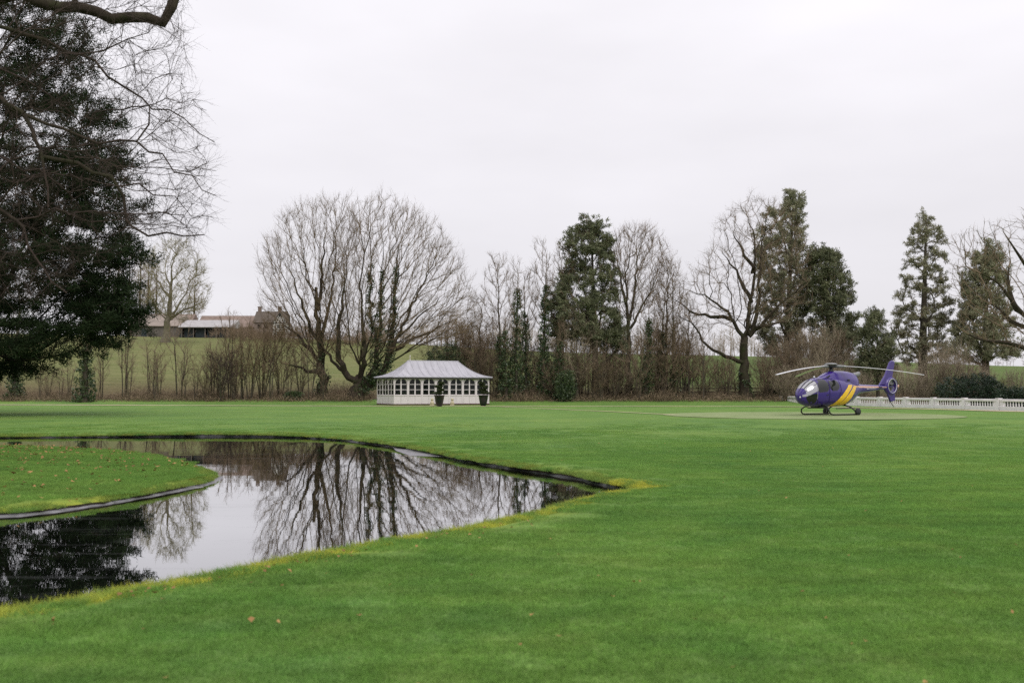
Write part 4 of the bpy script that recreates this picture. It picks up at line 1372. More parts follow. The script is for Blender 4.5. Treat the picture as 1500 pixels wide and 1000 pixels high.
# tail: fin, fan duct
def fin_patch(poly, thick, name, mat, parent=heli, y0=0.0):
    """closed flat-sided fin with a bevelled outline"""
    P = [Vector((x, 0, z)) for x, z in poly]
    c = sum(P, Vector())/len(P); n = len(P)
    vs = []
    for sgn in (-1, 1):
        for q in P:
            qq = c + (q-c)*0.93; vs.append((qq.x, y0+sgn*thick/2, qq.z))
    for q in P: vs.append((q.x, y0, q.z))
    fs = [tuple(range(n)), tuple(range(2*n-1, n-1, -1))]
    for i in range(n):
        j = (i+1) % n
        fs += [(i, 2*n+i, 2*n+j, j), (n+j, 2*n+j, 2*n+i, n+i)]
    m = MB(); m.add(vs, fs); return m.build(name, mat, parent)
fin_patch([(-4.65, 1.75), (-5.40, 1.77), (-5.95, 2.20), (-6.08, 2.60), (-6.28, 3.27), (-5.98, 3.33), (-5.80, 3.24), (-5.25, 2.35)], 0.13, 'tail_fin', M['purple'])
FC = (-5.82, 1.72); FR = 0.43
# shroud: ring with depth round the fan
m = MB(); vs = []; n = 32
for k in range(n):
    a = 2*math.pi*k/n; c, s = math.cos(a), math.sin(a)
    ro = 0.60 + 0.04*math.cos(a*2)
    for rr_, y in ((FR, -0.16), (FR, 0.16), (0.5, 0.18), (ro, 0.06), (ro, -0.06), (0.5, -0.18)):
        vs.append((FC[0]+c*rr_, y, FC[1]+s*rr_))
m.add(vs, [(6*k+q, 6*k+(q+1) % 6, 6*((k+1) % n)+(q+1) % 6, 6*((k+1) % n)+q) for k in range(n) for q in range(6)])
shroud = m.build('fan_shroud', M['purple'], heli, True)
m = MB(); m.tube([(FC[0]+math.cos(a)*FR, 0.165, FC[1]+math.sin(a)*FR) for a in np.linspace(0, 2*math.pi, 33)], 0.018, 6, False); m.build('duct_lip', M['blade_grey'], shroud, True)
m = MB(); m.tube([(FC[0], -0.12, FC[1]), (FC[0], 0.12, FC[1])], 0.11, 14); fan = m.build('fan_hub', M['black_metal'], heli)
for k in range(8):
    a = 2*math.pi*k/8+0.2; c, s = math.cos(a), math.sin(a)
    m = MB(); vs = []
    for rr_, hw in ((0.10, 0.03), (FR-0.02, 0.055)):
        for q, y in ((-1, -0.03), (1, 0.03)):
            vs.append((FC[0]+c*rr_-s*hw*q, y-0.006, FC[1]+s*rr_+c*hw*q)); vs.append((FC[0]+c*rr_-s*hw*q, y+0.006, FC[1]+s*rr_+c*hw*q))
    m.add(vs, [(0, 2, 6, 4), (1, 5, 7, 3), (0, 4, 5, 1), (2, 3, 7, 6), (4, 6, 7, 5), (0, 1, 3, 2)]); m.build('fan_blade', M['grey_metal'], fan)
MB().tube([(FC[0]+FR, 0.0, FC[1]), (FC[0]-FR, 0.0, FC[1])], 0.03, 6).build('fan_strut', M['purple'], shroud)
fin_patch([(-5.25, 1.52), (-5.45, 1.25), (-5.80, 0.72), (-6.25, 0.80), (-6.22, 1.20), (-6.05, 1.35)], 0.12, 'ventral_fin', M['purple'])
MB().tube([(-5.78, 0, 0.74), (-6.0, 0, 0.55), (-6.15, 0, 0.42)], 0.022, 6).build('tail_skid', M['black_metal'], heli)
m = MB(); m.box(-6.62, -6.38, -0.10, 0.10, 1.64, 1.80); m.build('tail_lamp', M['pink'], heli, bevel=0.02)
# stabiliser
m = MB(); m.box(-4.75, -4.35, -0.95, 0.95, 1.655, 1.69); m.build('stabiliser', M['purple'], heli, bevel=0.008)
# skids
for s in (1, -1):
    y = s*1.02
    m = MB(); m.tube([(-1.12, y, 0.075), (-1.05, y, 0.045), (1.15, y, 0.045), (1.36, y, 0.075), (1.48, y*0.99, 0.17), (1.52, y*0.95, 0.34), (1.45, y*0.80, 0.48), (1.42, y*0.5, 0.54), (1.40, 0, 0.56)], 0.042, 9); m.build('skid', M['black_metal'], heli, True)
    m = MB(); m.tube([(-0.92, y, 0.08), (-0.92, y*0.93, 0.26), (-0.86, y*0.70, 0.46), (-0.82, y*0.35, 0.56), (-0.82, 0, 0.58)], 0.042, 9); m.build('cross_tube', M['black_metal'], heli, True)
    m = MB(); m.tube([(0.9, y*0.99, 0.40), (-0.85, y*0.99, 0.40)], 0.028, 7); m.build('step', M['black_metal'], heli, True)
    m = MB(); m.tube([(-0.95, y*1.06, 0.2), (-0.95, y*1.18, 0.2)], [0.2, 0.2], 18); wh = m.build('ground_wheel', M['rubber'], heli, True)
    m = MB(); m.tube([(-0.95, y*1.05, 0.17), (-0.95, y*1.175, 0.17)], 0.08, 12); m.build('wheel_rim', M['grey_metal'], wh)
    m = MB(); m.tube([(-0.95, y*1.10, 0.17), (-0.90, y*1.05, 0.42)], 0.04, 7); m.build('wheel_arm', M['grey_metal'], wh)
m = MB(); m.box(0.9, 1.5, -0.35, 0.35, 0.40, 0.53); m.build('belly_pod', M['black_metal'], heli, bevel=0.03)
# ================================================================ FARM BUILDINGS ON THE HILL
M['red_tile'] = simple('red_clay_tile', (0.22, 0.168, 0.14), 0.9, 0.2, 0.25, 0.8, coords='pos')
M['grey_sheet'] = simple('grey_sheet_roof', (0.36, 0.345, 0.34), 0.7, 0.3, 0.15, 0.7, coords='pos')
M['brown_sheet'] = simple('weathered_roof', (0.27, 0.225, 0.195), 0.85, 0.2, 0.2, 0.7, coords='pos')
M['board'] = simple('weathered_boarding', (0.13, 0.115, 0.10), 0.9, 0.2, 0.25, 1.0, coords='pos')
M['dark_board_and_shade'] = simple('dark_cladding_and_bay_shade', (0.035, 0.045, 0.05), 0.8, 0.3, 0.2, 1.0, coords='pos')
M['brickwork'] = simple('brick_wall', (0.20, 0.155, 0.13), 0.9, 0.2, 0.25, 2.0, coords='pos')
M['render_white'] = simple('white_render', (0.62, 0.60, 0.57), 0.8, 0.3, 0.08, 1.0, coords='pos')
M['timber_black'] = simple('black_timber', (0.02, 0.018, 0.016), 0.8, 0.2, 0.2, 2.0, coords='pos')
M['house_tile'] = simple('brown_tile', (0.115, 0.095, 0.078), 0.9, 0.2, 0.2, 0.8, coords='pos')
def shed(name, label, px0, px1, Y, hw, hr, depth, roofm, wallm, openf=False, ridge=0.5, rz=0.0):
    xa, xb = atx(px0, Y), atx(px1, Y)
    z = float(min(terrain(xa, Y), terrain(xb, Y)))
    t = thing(name, (xa, Y, z-0.3), label, 'barn', None, rz)
    L = xb-xa
    if openf:
        m = MB(); m.box(0, L, depth-0.2, depth, 0, hw); m.box(0, 0.2, 0, depth-0.201, 0, hw); m.box(L-0.2, L, 0, depth-0.201, 0, hw); m.build('wall', M[wallm], t)
        for k in range(5):
            x = 0.4+(L-0.8)*k/4
            m = MB(); m.box(x-0.12, x+0.12, 0.05, 0.29, 0, hw-0.02); m.build('post', M['board'], t)
        for k in range(4):
            x = 0.4+(L-0.8)*k/4
            m = MB(); m.box(x+0.2, x+(L-0.8)/4-0.2, 1.2, 1.35, 0, hw*0.93); m.build('bay_shade_sheet', M['dark_board_and_shade'], t)  # dark sheet stands in for the shade inside the open bay
    else:
        m = MB(); m.box(0, L, 0, depth, 0, hw); m.build('wall', M[wallm], t)
        for k in range(max(2, int(L/5))):
            x = L*(k+0.5)/max(2, int(L/5))
            m = MB(); m.box(x-0.7, x+0.7, -0.05, 0.02, 0.4, hw*0.75); m.build('door', M['dark_board_and_shade'], t)
    ov = 0.5; yr = depth*ridge
    m = MB()
    m.add([(-ov, -ov, hw-0.05), (L+ov, -ov, hw-0.05), (L+ov, yr, hr), (-ov, yr, hr), (-ov, depth+ov, hw-0.05), (L+ov, depth+ov, hw-0.05),
           (-ov, -ov, hw-0.2), (L+ov, -ov, hw-0.2), (L+ov, depth+ov, hw-0.2), (-ov, depth+ov, hw-0.2)],
          [(0, 1, 2, 3), (3, 2, 5, 4), (0, 6, 7, 1), (4, 5, 8, 9), (0, 3, 4, 9, 6), (1, 7, 8, 5, 2), (6, 9, 8, 7)])
    m.build('roof', M[roofm], t)
    return t
shed('barn', 'long low barn with a weathered brown roof and boarded wall beside the open shed', 193, 262, 272.0, 3.4, 6.6, 9.0, 'brown_sheet', 'board')
shed('open_shed', 'open-fronted farm shed with pale grey roof and dark bays on the hill', 263, 336, 266.0, 3.3, 5.6, 8.0, 'grey_sheet', 'dark_board_and_shade', True, 0.9)
shed('barn', 'barn with red tiled roof behind the open-fronted shed on the hill', 190, 276, 292.0, 4.0, 7.6, 9.0, 'red_tile', 'brickwork')
shed('barn', 'long red tiled barn range between the open shed and the gabled house', 290, 374, 290.0, 3.6, 7.2, 9.0, 'red_tile', 'brickwork')
# gabled house with chimneys
Yh = 285.0
xa = atx(372, Yh); zz = float(terrain(xa, Yh))
hs = thing('farmhouse', (xa, Yh, zz-0.3), 'gabled farmhouse with black and white timbering and two chimneys on the hill', 'house')
m = MB(); m.box(0, 8.6, 0, 7, 0, 4.6); m.build('wall', M['brickwork'], hs)
m = MB(); m.add([(-0.4, -0.4, 4.5), (8.8, -0.4, 4.5), (8.8, 3.5, 8.0), (-0.4, 3.5, 8.0), (-0.4, 7.4, 4.5), (8.8, 7.4, 4.5)], [(0, 1, 2, 3), (3, 2, 5, 4), (0, 3, 4), (1, 5, 2), (0, 4, 5, 1)]); hr_ = m.build('roof', M['house_tile'], hs)
for cx in (0.6, 6.4):
    m = MB(); m.box(cx-0.45, cx+0.45, 3.1, 3.9, 7.3, 9.2); m.box(cx-0.55, cx+0.55, 3.0, 4.0, 9.201, 9.4); ch = m.build('chimney', M['brickwork'], hr_)
m = MB(); m.add([(5.6, -1.2, 0), (9.6, -1.2, 0), (9.6, -1.2, 4.4), (7.6, -1.2, 7.2), (5.6, -1.2, 4.4), (5.6, 3, 0), (9.6, 3, 0), (9.6, 3, 4.4), (7.6, 3, 7.2), (5.6, 3, 4.4)],
               [(0, 1, 2, 3, 4), (9, 8, 7, 6, 5), (0, 5, 6, 1), (1, 6, 7, 2), (0, 4, 9, 5), (2, 7, 8, 3), (3, 8, 9, 4)]); gb = m.build('gable', M['render_white'], hs)
m = MB(); m.add([(5.2, -1.6, 4.0), (7.6, -1.6, 7.5), (10.0, -1.6, 4.0), (5.2, 3.2, 4.0), (7.6, 3.2, 7.5), (10.0, 3.2, 4.0), (5.2, -1.6, 3.8), (7.6, -1.6, 7.3), (10.0, -1.6, 3.8)],
               [(0, 1, 4, 3), (1, 2, 5, 4), (0, 6, 7, 1), (1, 7, 8, 2)]); m.build('gable_roof', M['house_tile'], hs)
for (x0, z0, x1, z1) in ((5.7, 4.3, 9.5, 4.3), (6.6, 4.4, 7.6, 7.0), (8.6, 4.4, 7.6, 7.0), (7.6, 0.2, 7.6, 7.0), (6.4, 0.2, 6.4, 5.3), (8.8, 0.2, 8.8, 5.3), (5.7, 2.4, 9.5, 2.4)):
    m = MB(); m.tube([(x0, -1.23, z0), (x1, -1.23, z1)], 0.11, 4); m.build('timber', M['timber_black'], gb)
for x0 in (6.75, 7.95):
    for z0 in (0.9, 2.8):
        m = MB(); m.box(x0, x0+0.75, -1.26, -1.18, z0, z0+1.1); wn_ = m.build('window', M['pane'], gb)
for x0 in (0.9, 2.9):
    for z0 in (0.9, 2.9):
        m = MB(); m.box(x0, x0+1.0, -0.06, 0.03, z0, z0+1.1); m.build('window', M['pane'], hs)

# ================================================================ POST-AND-RAIL FENCE at the foot of the field
M['fence_wood'] = simple('weathered_fence', (0.085, 0.068, 0.052), 0.95, 0.1, 0.25, 3.0, coords='pos')
Yf = 116.0; x0, x1 = atx(880, Yf), atx(1150, Yf)
fz = float(terrain(0, Yf))
fen = thing('rail_fence', (x0, Yf, fz), 'weathered brown post-and-rail fence behind the undergrowth', 'fence')
nf = int((x1-x0)/2.4)
m = MB(); m.box(-0.07, 0.07, -0.06, 0.06, -0.2, 1.35); fpost = m.build('post', M['fence_wood'], fen)
m = MB(); m.box(0.0, 2.4, -0.085, -0.061, 1.12, 1.24); frail = m.build('rail', M['fence_wood'], fen)
for k in range(nf+1):
    if k: inst(fpost, k*2.4)
    for z in (0.0, -0.42, -0.80):
        if k == nf or (k == 0 and z == 0.0): continue
        r_ = inst(frail, k*2.4); r_.location.z = z + 0.015*math.sin(k*3.1+z)

# ================================================================ TREES
def px_base(px, Y):
    X = atx(px, Y); return np.array([X, Y, float(terrain(X, Y)) if Y > 60 else 0.0])
def root_guides(px, Y, lines, step=0.8):
    """first line starts at the foot of the tree; every line is (pixels, depth shift)"""
    g = []
    b = px_base(px, Y); b[2] -= 0.15
    for i, (l, d) in enumerate(lines):
        q = guide(l, Y, d, step)
        if i == 0: q = np.vstack([b, q[q[:, 2] > b[2]+0.4]])
        g.append(q)
    return b, g
# -- left of the twin fan-shaped trees by the summerhouse
rg = np.random.default_rng(11)
Y0 = 112.0
poly = [(384, 440), (378, 400), (386, 350), (410, 318), (445, 296), (485, 286), (515, 300), (528, 350), (524, 420), (512, 470), (490, 510), (455, 520), (415, 505), (390, 475)]
b, g = root_guides(472, Y0, [([(472, 575), (470, 540), (468, 500), (466, 455), (462, 420)], 0), ([(469, 505), (452, 470), (436, 430), (424, 390)], -2.5), ([(468, 500), (480, 460), (488, 410), (492, 360)], 2.5),
    ([(470, 535), (450, 505), (425, 480), (402, 465)], 1.5), ([(466, 455), (470, 400), (478, 340)], -1), ([(470, 545), (440, 540), (415, 530)], -2)])
bare_tree('fan_tree', 'fan-crowned bare tree with one straight upright trunk beside the multi-stemmed one', 'tree', b, g, crown_points(poly, Y0, 1500, rg, fuzz=0.16), bf=0.66, r_root=0.55, r_tip=0.0125, thick=0.036, bark='bark_dark',
          twig='twig_gold', tr=0.0075, ntw=5, tl=(0.6, 1.6), up=0.45, ang=0.55, seed=3, ivy=(7.0, 5), ivy_g={0}, jit=0.11, gr={0: (0.6, 0.14)})
Y0 = 110.5
poly = [(462, 500), (468, 440), (484, 380), (500, 325), (528, 295), (560, 288), (600, 300), (636, 324), (662, 356), (682, 396), (698, 436), (704, 466), (690, 486), (660, 496), (620, 505), (560, 520), (500, 525)]
b, g = root_guides(520, Y0, [([(522, 578), (524, 568), (526, 560)], 0), ([(526, 566), (508, 550), (496, 525), (494, 490), (500, 450), (504, 400)], -2.0), ([(526, 562), (532, 540), (536, 505), (530, 465), (528, 420)], -1.0),
    ([(527, 570), (545, 545), (554, 505), (557, 460), (560, 400)], 0.0), ([(528, 572), (560, 552), (572, 515), (576, 465), (578, 410), (585, 360)], 1.0),
    ([(560, 545), (578, 500), (596, 462), (614, 428), (635, 380)], -1.5), ([(572, 520), (604, 495), (636, 482), (668, 466)], 2.0), ([(577, 500), (610, 470), (650, 430)], 3.0), ([(500, 540), (480, 520), (466, 500), (455, 470)], 3.0),
    ([(554, 505), (540, 450), (545, 390), (540, 340)], 3.0)])
bare_tree('fan_tree', 'spreading multi-stemmed bare tree with ivy-clad limbs behind the summerhouse', 'tree', b, g, crown_points(poly, Y0, 2600, rg, fuzz=0.12), bf=0.66, r_root=0.95, r_tip=0.0125, thick=0.036, bark='bark_dark',
          twig='twig_gold', tr=0.0075, ntw=5, tl=(0.6, 1.4), up=0.5, ang=0.5, seed=4, ivy=(15.5, 18), ivy_r=0.45, ivy_g={3, 4, 9}, jit=0.11, gr={0: (0.8, 0.7), 1: (0.42, 0.05), 2: (0.36, 0.05), 3: (0.36, 0.06), 4: (0.42, 0.04), 5: (0.24, 0.03), 6: (0.2, 0.03), 7: (0.16, 0.025), 8: (0.2, 0.03), 9: (0.16, 0.03)})
# -- vase-shaped bare tree in the middle of the row
Y0 = 114.0
poly = [(893, 400), (890, 365), (898, 342), (920, 330), (950, 328), (972, 345), (980, 380), (968, 420), (950, 450), (920, 470), (902, 445)]
b, g = root_guides(921, Y0, [([(921, 575), (921, 530), (921, 480), (919, 430), (917, 400)], 0), ([(921, 470), (930, 430), (932, 390), (940, 355)], 1), ([(920, 450), (908, 410), (902, 375)], -1.5), ([(923, 480), (945, 440), (960, 410)], -1)])
bare_tree('bare_tree', 'tall vase-shaped bare tree with clean upright trunk next to the dark rounded evergreen', 'tree', b, g, crown_points(poly, Y0, 1100, rg), bf=0.6, r_root=0.42, r_tip=0.012, thick=0.04, tr=0.007, gr={0: (0.42, 0.07)}, jit=0.09, ntw=5, tl=(0.5, 1.2), up=0.5, ang=0.45, seed=5, bark='bark', twig='twig')
# -- great bare tree with long low limbs
Y0 = 112.0
poly = [(1004, 470), (990, 440), (1005, 405), (1030, 372), (1052, 330), (1075, 300), (1100, 286), (1130, 290), (1160, 315), (1182, 350), (1186, 400), (1180, 440), (1150, 470), (1120, 480), (1080, 470), (1040, 480)]
b, g = root_guides(1092, Y0, [([(1092, 575), (1090, 545), (1090, 515), (1094, 485)], 0), ([(1090, 530), (1078, 530), (1060, 521), (1038, 512), (1024, 488), (1006, 468), (994, 462)], -2.5),
    ([(1091, 500), (1077, 472), (1070, 460), (1051, 445), (1034, 432), (1013, 424)], -1.0), ([(1073, 466), (1050, 464), (1031, 462), (1007, 453), (988, 438)], 1.5),
    ([(1094, 488), (1099, 447), (1106, 399), (1106, 355), (1096, 320)], 0.5), ([(1096, 490), (1107, 470), (1112, 433), (1114, 372), (1122, 322)], -1.5), ([(1098, 490), (1126, 464), (1153, 437), (1180, 412)], -3.0),
    ([(1100, 480), (1125, 476), (1160, 468)], 2), ([(1099, 440), (1080, 400), (1060, 370)], 2.5), ([(1106, 400), (1090, 370), (1072, 340)], -2)])
bare_tree('great_bare_tree', 'great bare tree with a stout forked trunk and long low sweeping limbs', 'tree', b, g, crown_points(poly, Y0, 1500, rg), bf=0.40, r_root=0.62, r_tip=0.012, thick=0.035, tr=0.0065, jit=0.11, ntw=5, tl=(0.5, 1.2), up=0.30, ang=0.6, seed=6,
          bark='bark_dark', twig='twig', ivy=(4.0, 6), ivy_r=0.2)
# -- bare oak whose trunk stands past the right edge
Y0 = 92.0
poly = [(1392, 400), (1388, 365), (1400, 340), (1440, 328), (1480, 320), (1510, 300), (1600, 280), (1680, 320), (1700, 420), (1660, 500), (1560, 520), (1480, 512), (1430, 500), (1400, 470)]
b, g = root_guides(1560, Y0, [([(1560, 585), (1556, 545), (1552, 515)], 0), ([(1554, 530), (1525, 520), (1498, 508), (1470, 500), (1440, 500), (1415, 488), (1400, 476)], -2.0), ([(1552, 512), (1525, 485), (1500, 462), (1480, 438), (1462, 412), (1440, 402), (1415, 390)], 0.0),
    ([(1530, 490), (1500, 478), (1480, 472), (1466, 452), (1440, 440)], 2.0), ([(1550, 505), (1545, 440), (1530, 380), (1510, 330)], 1.0), ([(1545, 440), (1510, 400), (1490, 370), (1470, 340)], -2.0), ([(1552, 510), (1590, 450), (1620, 390)], 0), ([(1500, 462), (1485, 450), (1475, 410), (1480, 380)], 1.0)])
bare_tree('bare_oak', 'bare oak with thick crooked limbs reaching over the balustrade\'s end', 'tree', b, g, crown_points(poly, Y0, 1500, rg), bf=0.30, r_root=0.75, r_tip=0.015, thick=0.055, ntw=4, tl=(0.4, 0.9), up=0.2, ang=0.7, seed=7, bark='bark_dark', twig='twig')
# -- leaning oak on the island, its trunk left of the picture: limbs hang over the pond
Y0 = 19.0
bo = np.array([-15.6, 19.0, 0.0])
def og(l, d0, d1, step=0.35):
    l = np.array(l, float); t = np.linspace(0, 1, len(l)); return densify(chaikin(at(l[:, 0], l[:, 1], d0+(d1-d0)*t), 2), step)
trunk_g = densify(np.array([[-15.6, 19, -0.1], [-15.4, 19, 1.5], [-15.2, 18.9, 3.0], [-14.9, 18.9, 4.5], [-14.6, 19, 6.5], [-14.3, 19.1, 9.0]]), 0.5)
hangs = [
 og([(-380, 60), (-250, 20), (-100, -10), (40, 0), (110, 8), (165, 23), (188, 30), (216, 28), (240, 31), (250, 27), (256, 10), (258, -20), (256, -60)], 19, 19.5),
 og([(-385, 220), (-260, 150), (-120, 110), (-20, 130), (40, 175), (66, 215), (70, 260), (66, 300)], 19, 17.5),
 og([(30, 165), (80, 190), (125, 205), (175, 208), (205, 206), (232, 226), (262, 248), (290, 266), (318, 292)], 18.5, 18.0),
 og([(60, 225), (110, 242), (150, 254), (176, 270), (181, 300), (186, 328), (205, 348), (228, 354), (246, 346), (262, 348), (285, 352), (300, 345)], 18.0, 17.6),
 og([(-100, 0), (20, 40), (100, 70), (150, 98), (165, 122), (190, 135), (214, 152), (236, 168), (246, 160), (262, 175), (290, 200), (312, 208)], 19.2, 20.0),
 og([(205, 206), (216, 185), (222, 165), (240, 155), (252, 165)], 18.3, 18.6),
 og([(-370, 330), (-200, 260), (-80, 250), (0, 300), (40, 345), (60, 400), (90, 430)], 19, 17.0),
 og([(-200, 40), (-60, 90), (30, 110), (90, 150), (130, 200), (160, 262)], 20, 20.5),
 og([(176, 270), (200, 262), (225, 285), (250, 290), (275, 305)], 18.0, 18.6),
 og([(100, 8), (140, -30), (200, -60), (280, -90)], 19.4, 20.2),
 og([(-90, 250), (-10, 230), (60, 250), (110, 290), (130, 330)], 19.0, 20.0),
]
poly = [(-250, -120), (60, -120), (275, -60), (270, 40), (282, 110), (300, 190), (318, 270), (312, 340), (250, 360), (180, 340), (120, 400), (60, 440), (-60, 440), (-250, 420)]
rg2 = np.random.default_rng(21)
q = sample_poly(poly, 2600, rg2)
pts_o = at(q[:, 0], q[:, 1], rg2.uniform(16.2, 21.5, len(q)))
bare_tree('island_oak', 'bare oak with crooked hanging limbs over the pond island', 'tree', bo, [trunk_g]+hangs, pts_o, bf=0.22, pen=0.0, r_root=0.42, r_tip=0.0040, thick=0.024, bark='bark_dark', twig='twig_dark', ntw=4, tl=(0.22, 0.62), tr=0.0026,
          up=-0.05, ang=0.75, seed=8, second=0.9, jit=0.05, gr={1: (0.13, 0.10), 0: (0.42, 0.3), 2: (0.10, 0.02), 3: (0.036, 0.007), 4: (0.045, 0.010), 5: (0.05, 0.007), 6: (0.022, 0.006), 7: (0.08, 0.012), 8: (0.035, 0.008), 9: (0.02, 0.006), 10: (0.05, 0.01), 11: (0.03, 0.008)})
# -- dark pine with its trunk left of the picture
Yp = 60.0
pb = np.array([atx(-75, Yp), Yp, 0.0])
ppoly = [(-260, -170), (50, -170), (96, -60), (118, 0), (130, 60), (146, 110), (162, 150), (186, 195), (190, 240), (182, 290), (192, 330), (206, 372), (180, 402), (206, 430), (210, 480), (184, 505), (146, 516), (116, 530), (88, 538), (50, 545), (-60, 543), (-280, 538), (-340, 300)]
rg3 = np.random.default_rng(31)
pp = crown_points(ppoly, Yp, 1750, rg3, 0.75, 0.8, 0.03)
low = pp[:, 2] < 15.0
pp = pp[low | (rg3.random(len(pp)) < 0.5)]
pp[:, 2] = np.maximum(pp[:, 2], 2.4)
pp = clumped(pp, rg3, 7, 1.0, (1.5, 1.5, 0.45))
pine_trunk = densify(np.array([[pb[0], pb[1], -0.1], [pb[0], pb[1], 6.0], [pb[0]+0.2, pb[1], 14.0], [pb[0], pb[1], 24.0], [pb[0]+0.1, pb[1], 33.0]]), 1.0)
bare_tree('dark_pine', 'huge dark green pine with low spreading boughs standing beyond the pond', 'tree', pb, [pine_trunk], pp, bf=0.30, pen=0.0, r_root=0.75, r_tip=0.012, thick=0.05, bark='bark_dark', twig='twig_dark', ntw=1, tl=(0.3, 0.7), up=0.2, seed=31, sub=False,
          gr={0: (0.75, 0.08)}, leaf=('needle_dark', 42, 0.42, 0.36, 0.056, 0.0))
# -- evergreens of the row
def con(px, Y, ytop, prof_px, **kw):
    b = px_base(px, Y)
    H = float(at(px, ytop, Y)[2]) - b[2]
    prof = [(h, w_/FPX*Y) for h, w_ in prof_px]
    return conifer(kw.pop('name'), kw.pop('label'), 'tree', b, H, prof, **kw)
def leafy(px, Y, poly, label, seed, mat, n, r_root, leaf, name='evergreen_tree', top=None, bf=0.5, crad=0.85):
    rgk = np.random.default_rng(seed)
    poly = np.asarray(poly, float); yt = poly[:, 1].min(); xt = poly[np.argmin(poly[:, 1]), 0]
    b, g = root_guides(px, Y, [([(px, 572), (px, 500), (px*0.6+xt*0.4, 440), (xt, yt+8)], 0)])
    pts = clumped(crown_points(poly, Y, n//10, rgk, 0.9, 0.55, 0.12), rgk, 10, crad)
    return bare_tree(name, label, 'tree', b, g, pts, bf=bf, pen=0.2, r_root=r_root, r_tip=0.014, thick=0.045, bark='bark', twig='twig', ntw=1, tl=(0.3, 0.6), up=0.3, seed=seed, sub=False, gr={0: (r_root, 0.05)},
                     leaf=(mat,)+leaf)
leafy(872, 113.0, [(846, 330), (866, 325), (889, 337), (896, 380), (902, 420), (912, 470), (916, 505), (898, 520), (868, 500), (842, 492), (815, 500), (803, 455), (812, 410), (828, 396), (838, 384), (829, 368), (832, 348)],
      'broad dark evergreen with a rounded topknot between the ivy-clad trunks and the vase-shaped tree', 41, 'cypress_dark', 3000, 0.45, (23, 0.32, 0.32, 0.10, 0.25))
leafy(1152, 118.0, [(1150, 281), (1162, 276), (1175, 290), (1173, 306), (1177, 335), (1181, 372), (1187, 402), (1183, 433), (1178, 474), (1170, 520), (1130, 525), (1112, 470), (1114, 430), (1109, 372), (1115, 331), (1127, 308), (1147, 297)],
      'tallest grey-green conifer standing right behind the great bare tree', 42, 'cypress', 3000, 0.5, (21, 0.30, 0.32, 0.095, 0.3))
leafy(1216, 116.0, [(1200, 362), (1212, 364), (1226, 376), (1232, 392), (1243, 409), (1247, 447), (1252, 474), (1263, 490), (1252, 520), (1218, 530), (1190, 510), (1186, 460), (1178, 423), (1184, 382)],
      'dense dark conical conifer beside the tallest grey-green conifer', 43, 'cypress_dark', 2300, 0.4, (24, 0.34, 0.32, 0.10, 0.2))
leafy(1286, 108.0, [(1278, 452), (1284, 456), (1295, 482), (1311, 498), (1314, 531), (1300, 552), (1281, 556), (1262, 540), (1260, 500), (1268, 478)],
      'small dark young conifer between the russet thicket and the giant redwood', 44, 'cypress_dark', 1000, 0.15, (28, 0.30, 0.30, 0.08, 0.25))
leafy(1444, 112.0, [(1436, 360), (1446, 356), (1466, 368), (1471, 392), (1482, 416), (1480, 457), (1489, 491), (1499, 515), (1468, 522), (1434, 528), (1395, 518), (1398, 484), (1414, 443), (1410, 410), (1420, 382)],
      'broad grey-green conifer overlapped by the bare oak\'s crooked limbs', 46, 'cypress', 2700, 0.5, (21, 0.30, 0.32, 0.095, 0.3))
leafy(1352, 116.0, [(1350, 314), (1357, 310), (1366, 320), (1376, 336), (1381, 360), (1390, 384), (1393, 425), (1397, 462), (1394, 505), (1380, 530), (1352, 522), (1330, 535), (1306, 520), (1308, 470), (1316, 430), (1322, 398), (1329, 358), (1339, 331)],
      'giant redwood with a clear straight trunk and drooping see-through branches', 45, 'redwood', 3000, 0.62, (16, 0.26, 0.30, 0.085, 0.5), 'giant_redwood', crad=0.62, bf=0.25)

# -- ivy-clad poles
def pole_tree(px, Y, ytop, label, seed, ivy_frac=0.8, spread=18, n=160, lean=0, twig='twig', group=None, base_r=0.2):
    rg = np.random.default_rng(seed)
    b = px_base(px, Y); b[2] -= 0.1
    ztop = float(at(px, ytop, Y)[2])
    K = 12; s = np.linspace(0, 1, K)
    g0 = np.column_stack([b[0] + lean*s/FPX*Y + 0.12*np.cumsum(rg.normal(size=K))*0.5, b[1]+0.2*np.cumsum(rg.normal(size=K))*0.3, b[2]+(ztop-b[2])*0.88*s]); g0[0] = b
    y1 = ytop; y2 = ytop + (585-ytop)*0.55
    poly = [(px+lean-spread*0.35, y1), (px+lean+spread*0.35, y1), (px+lean+spread, (y1+y2)/2), (px+lean*0.6+spread*0.5, y2), (px+lean*0.6-spread*0.5, y2), (px+lean-spread, (y1+y2)/2)]
    return bare_tree('ivy_clad_tree', label, 'tree', b, [densify(g0, 0.6)], crown_points(poly, Y, n, rg), bf=0.5, r_root=base_r, r_tip=0.012, thick=0.04, ntw=4, tl=(0.5, 1.2), up=0.5, ang=0.5, seed=seed, ivy=((ztop-b[2])*ivy_frac, 34), ivy_r=0.75, ivy_g={0}, twig=twig, group=group)
G_ = 'slim ivy-clad trees of the row'
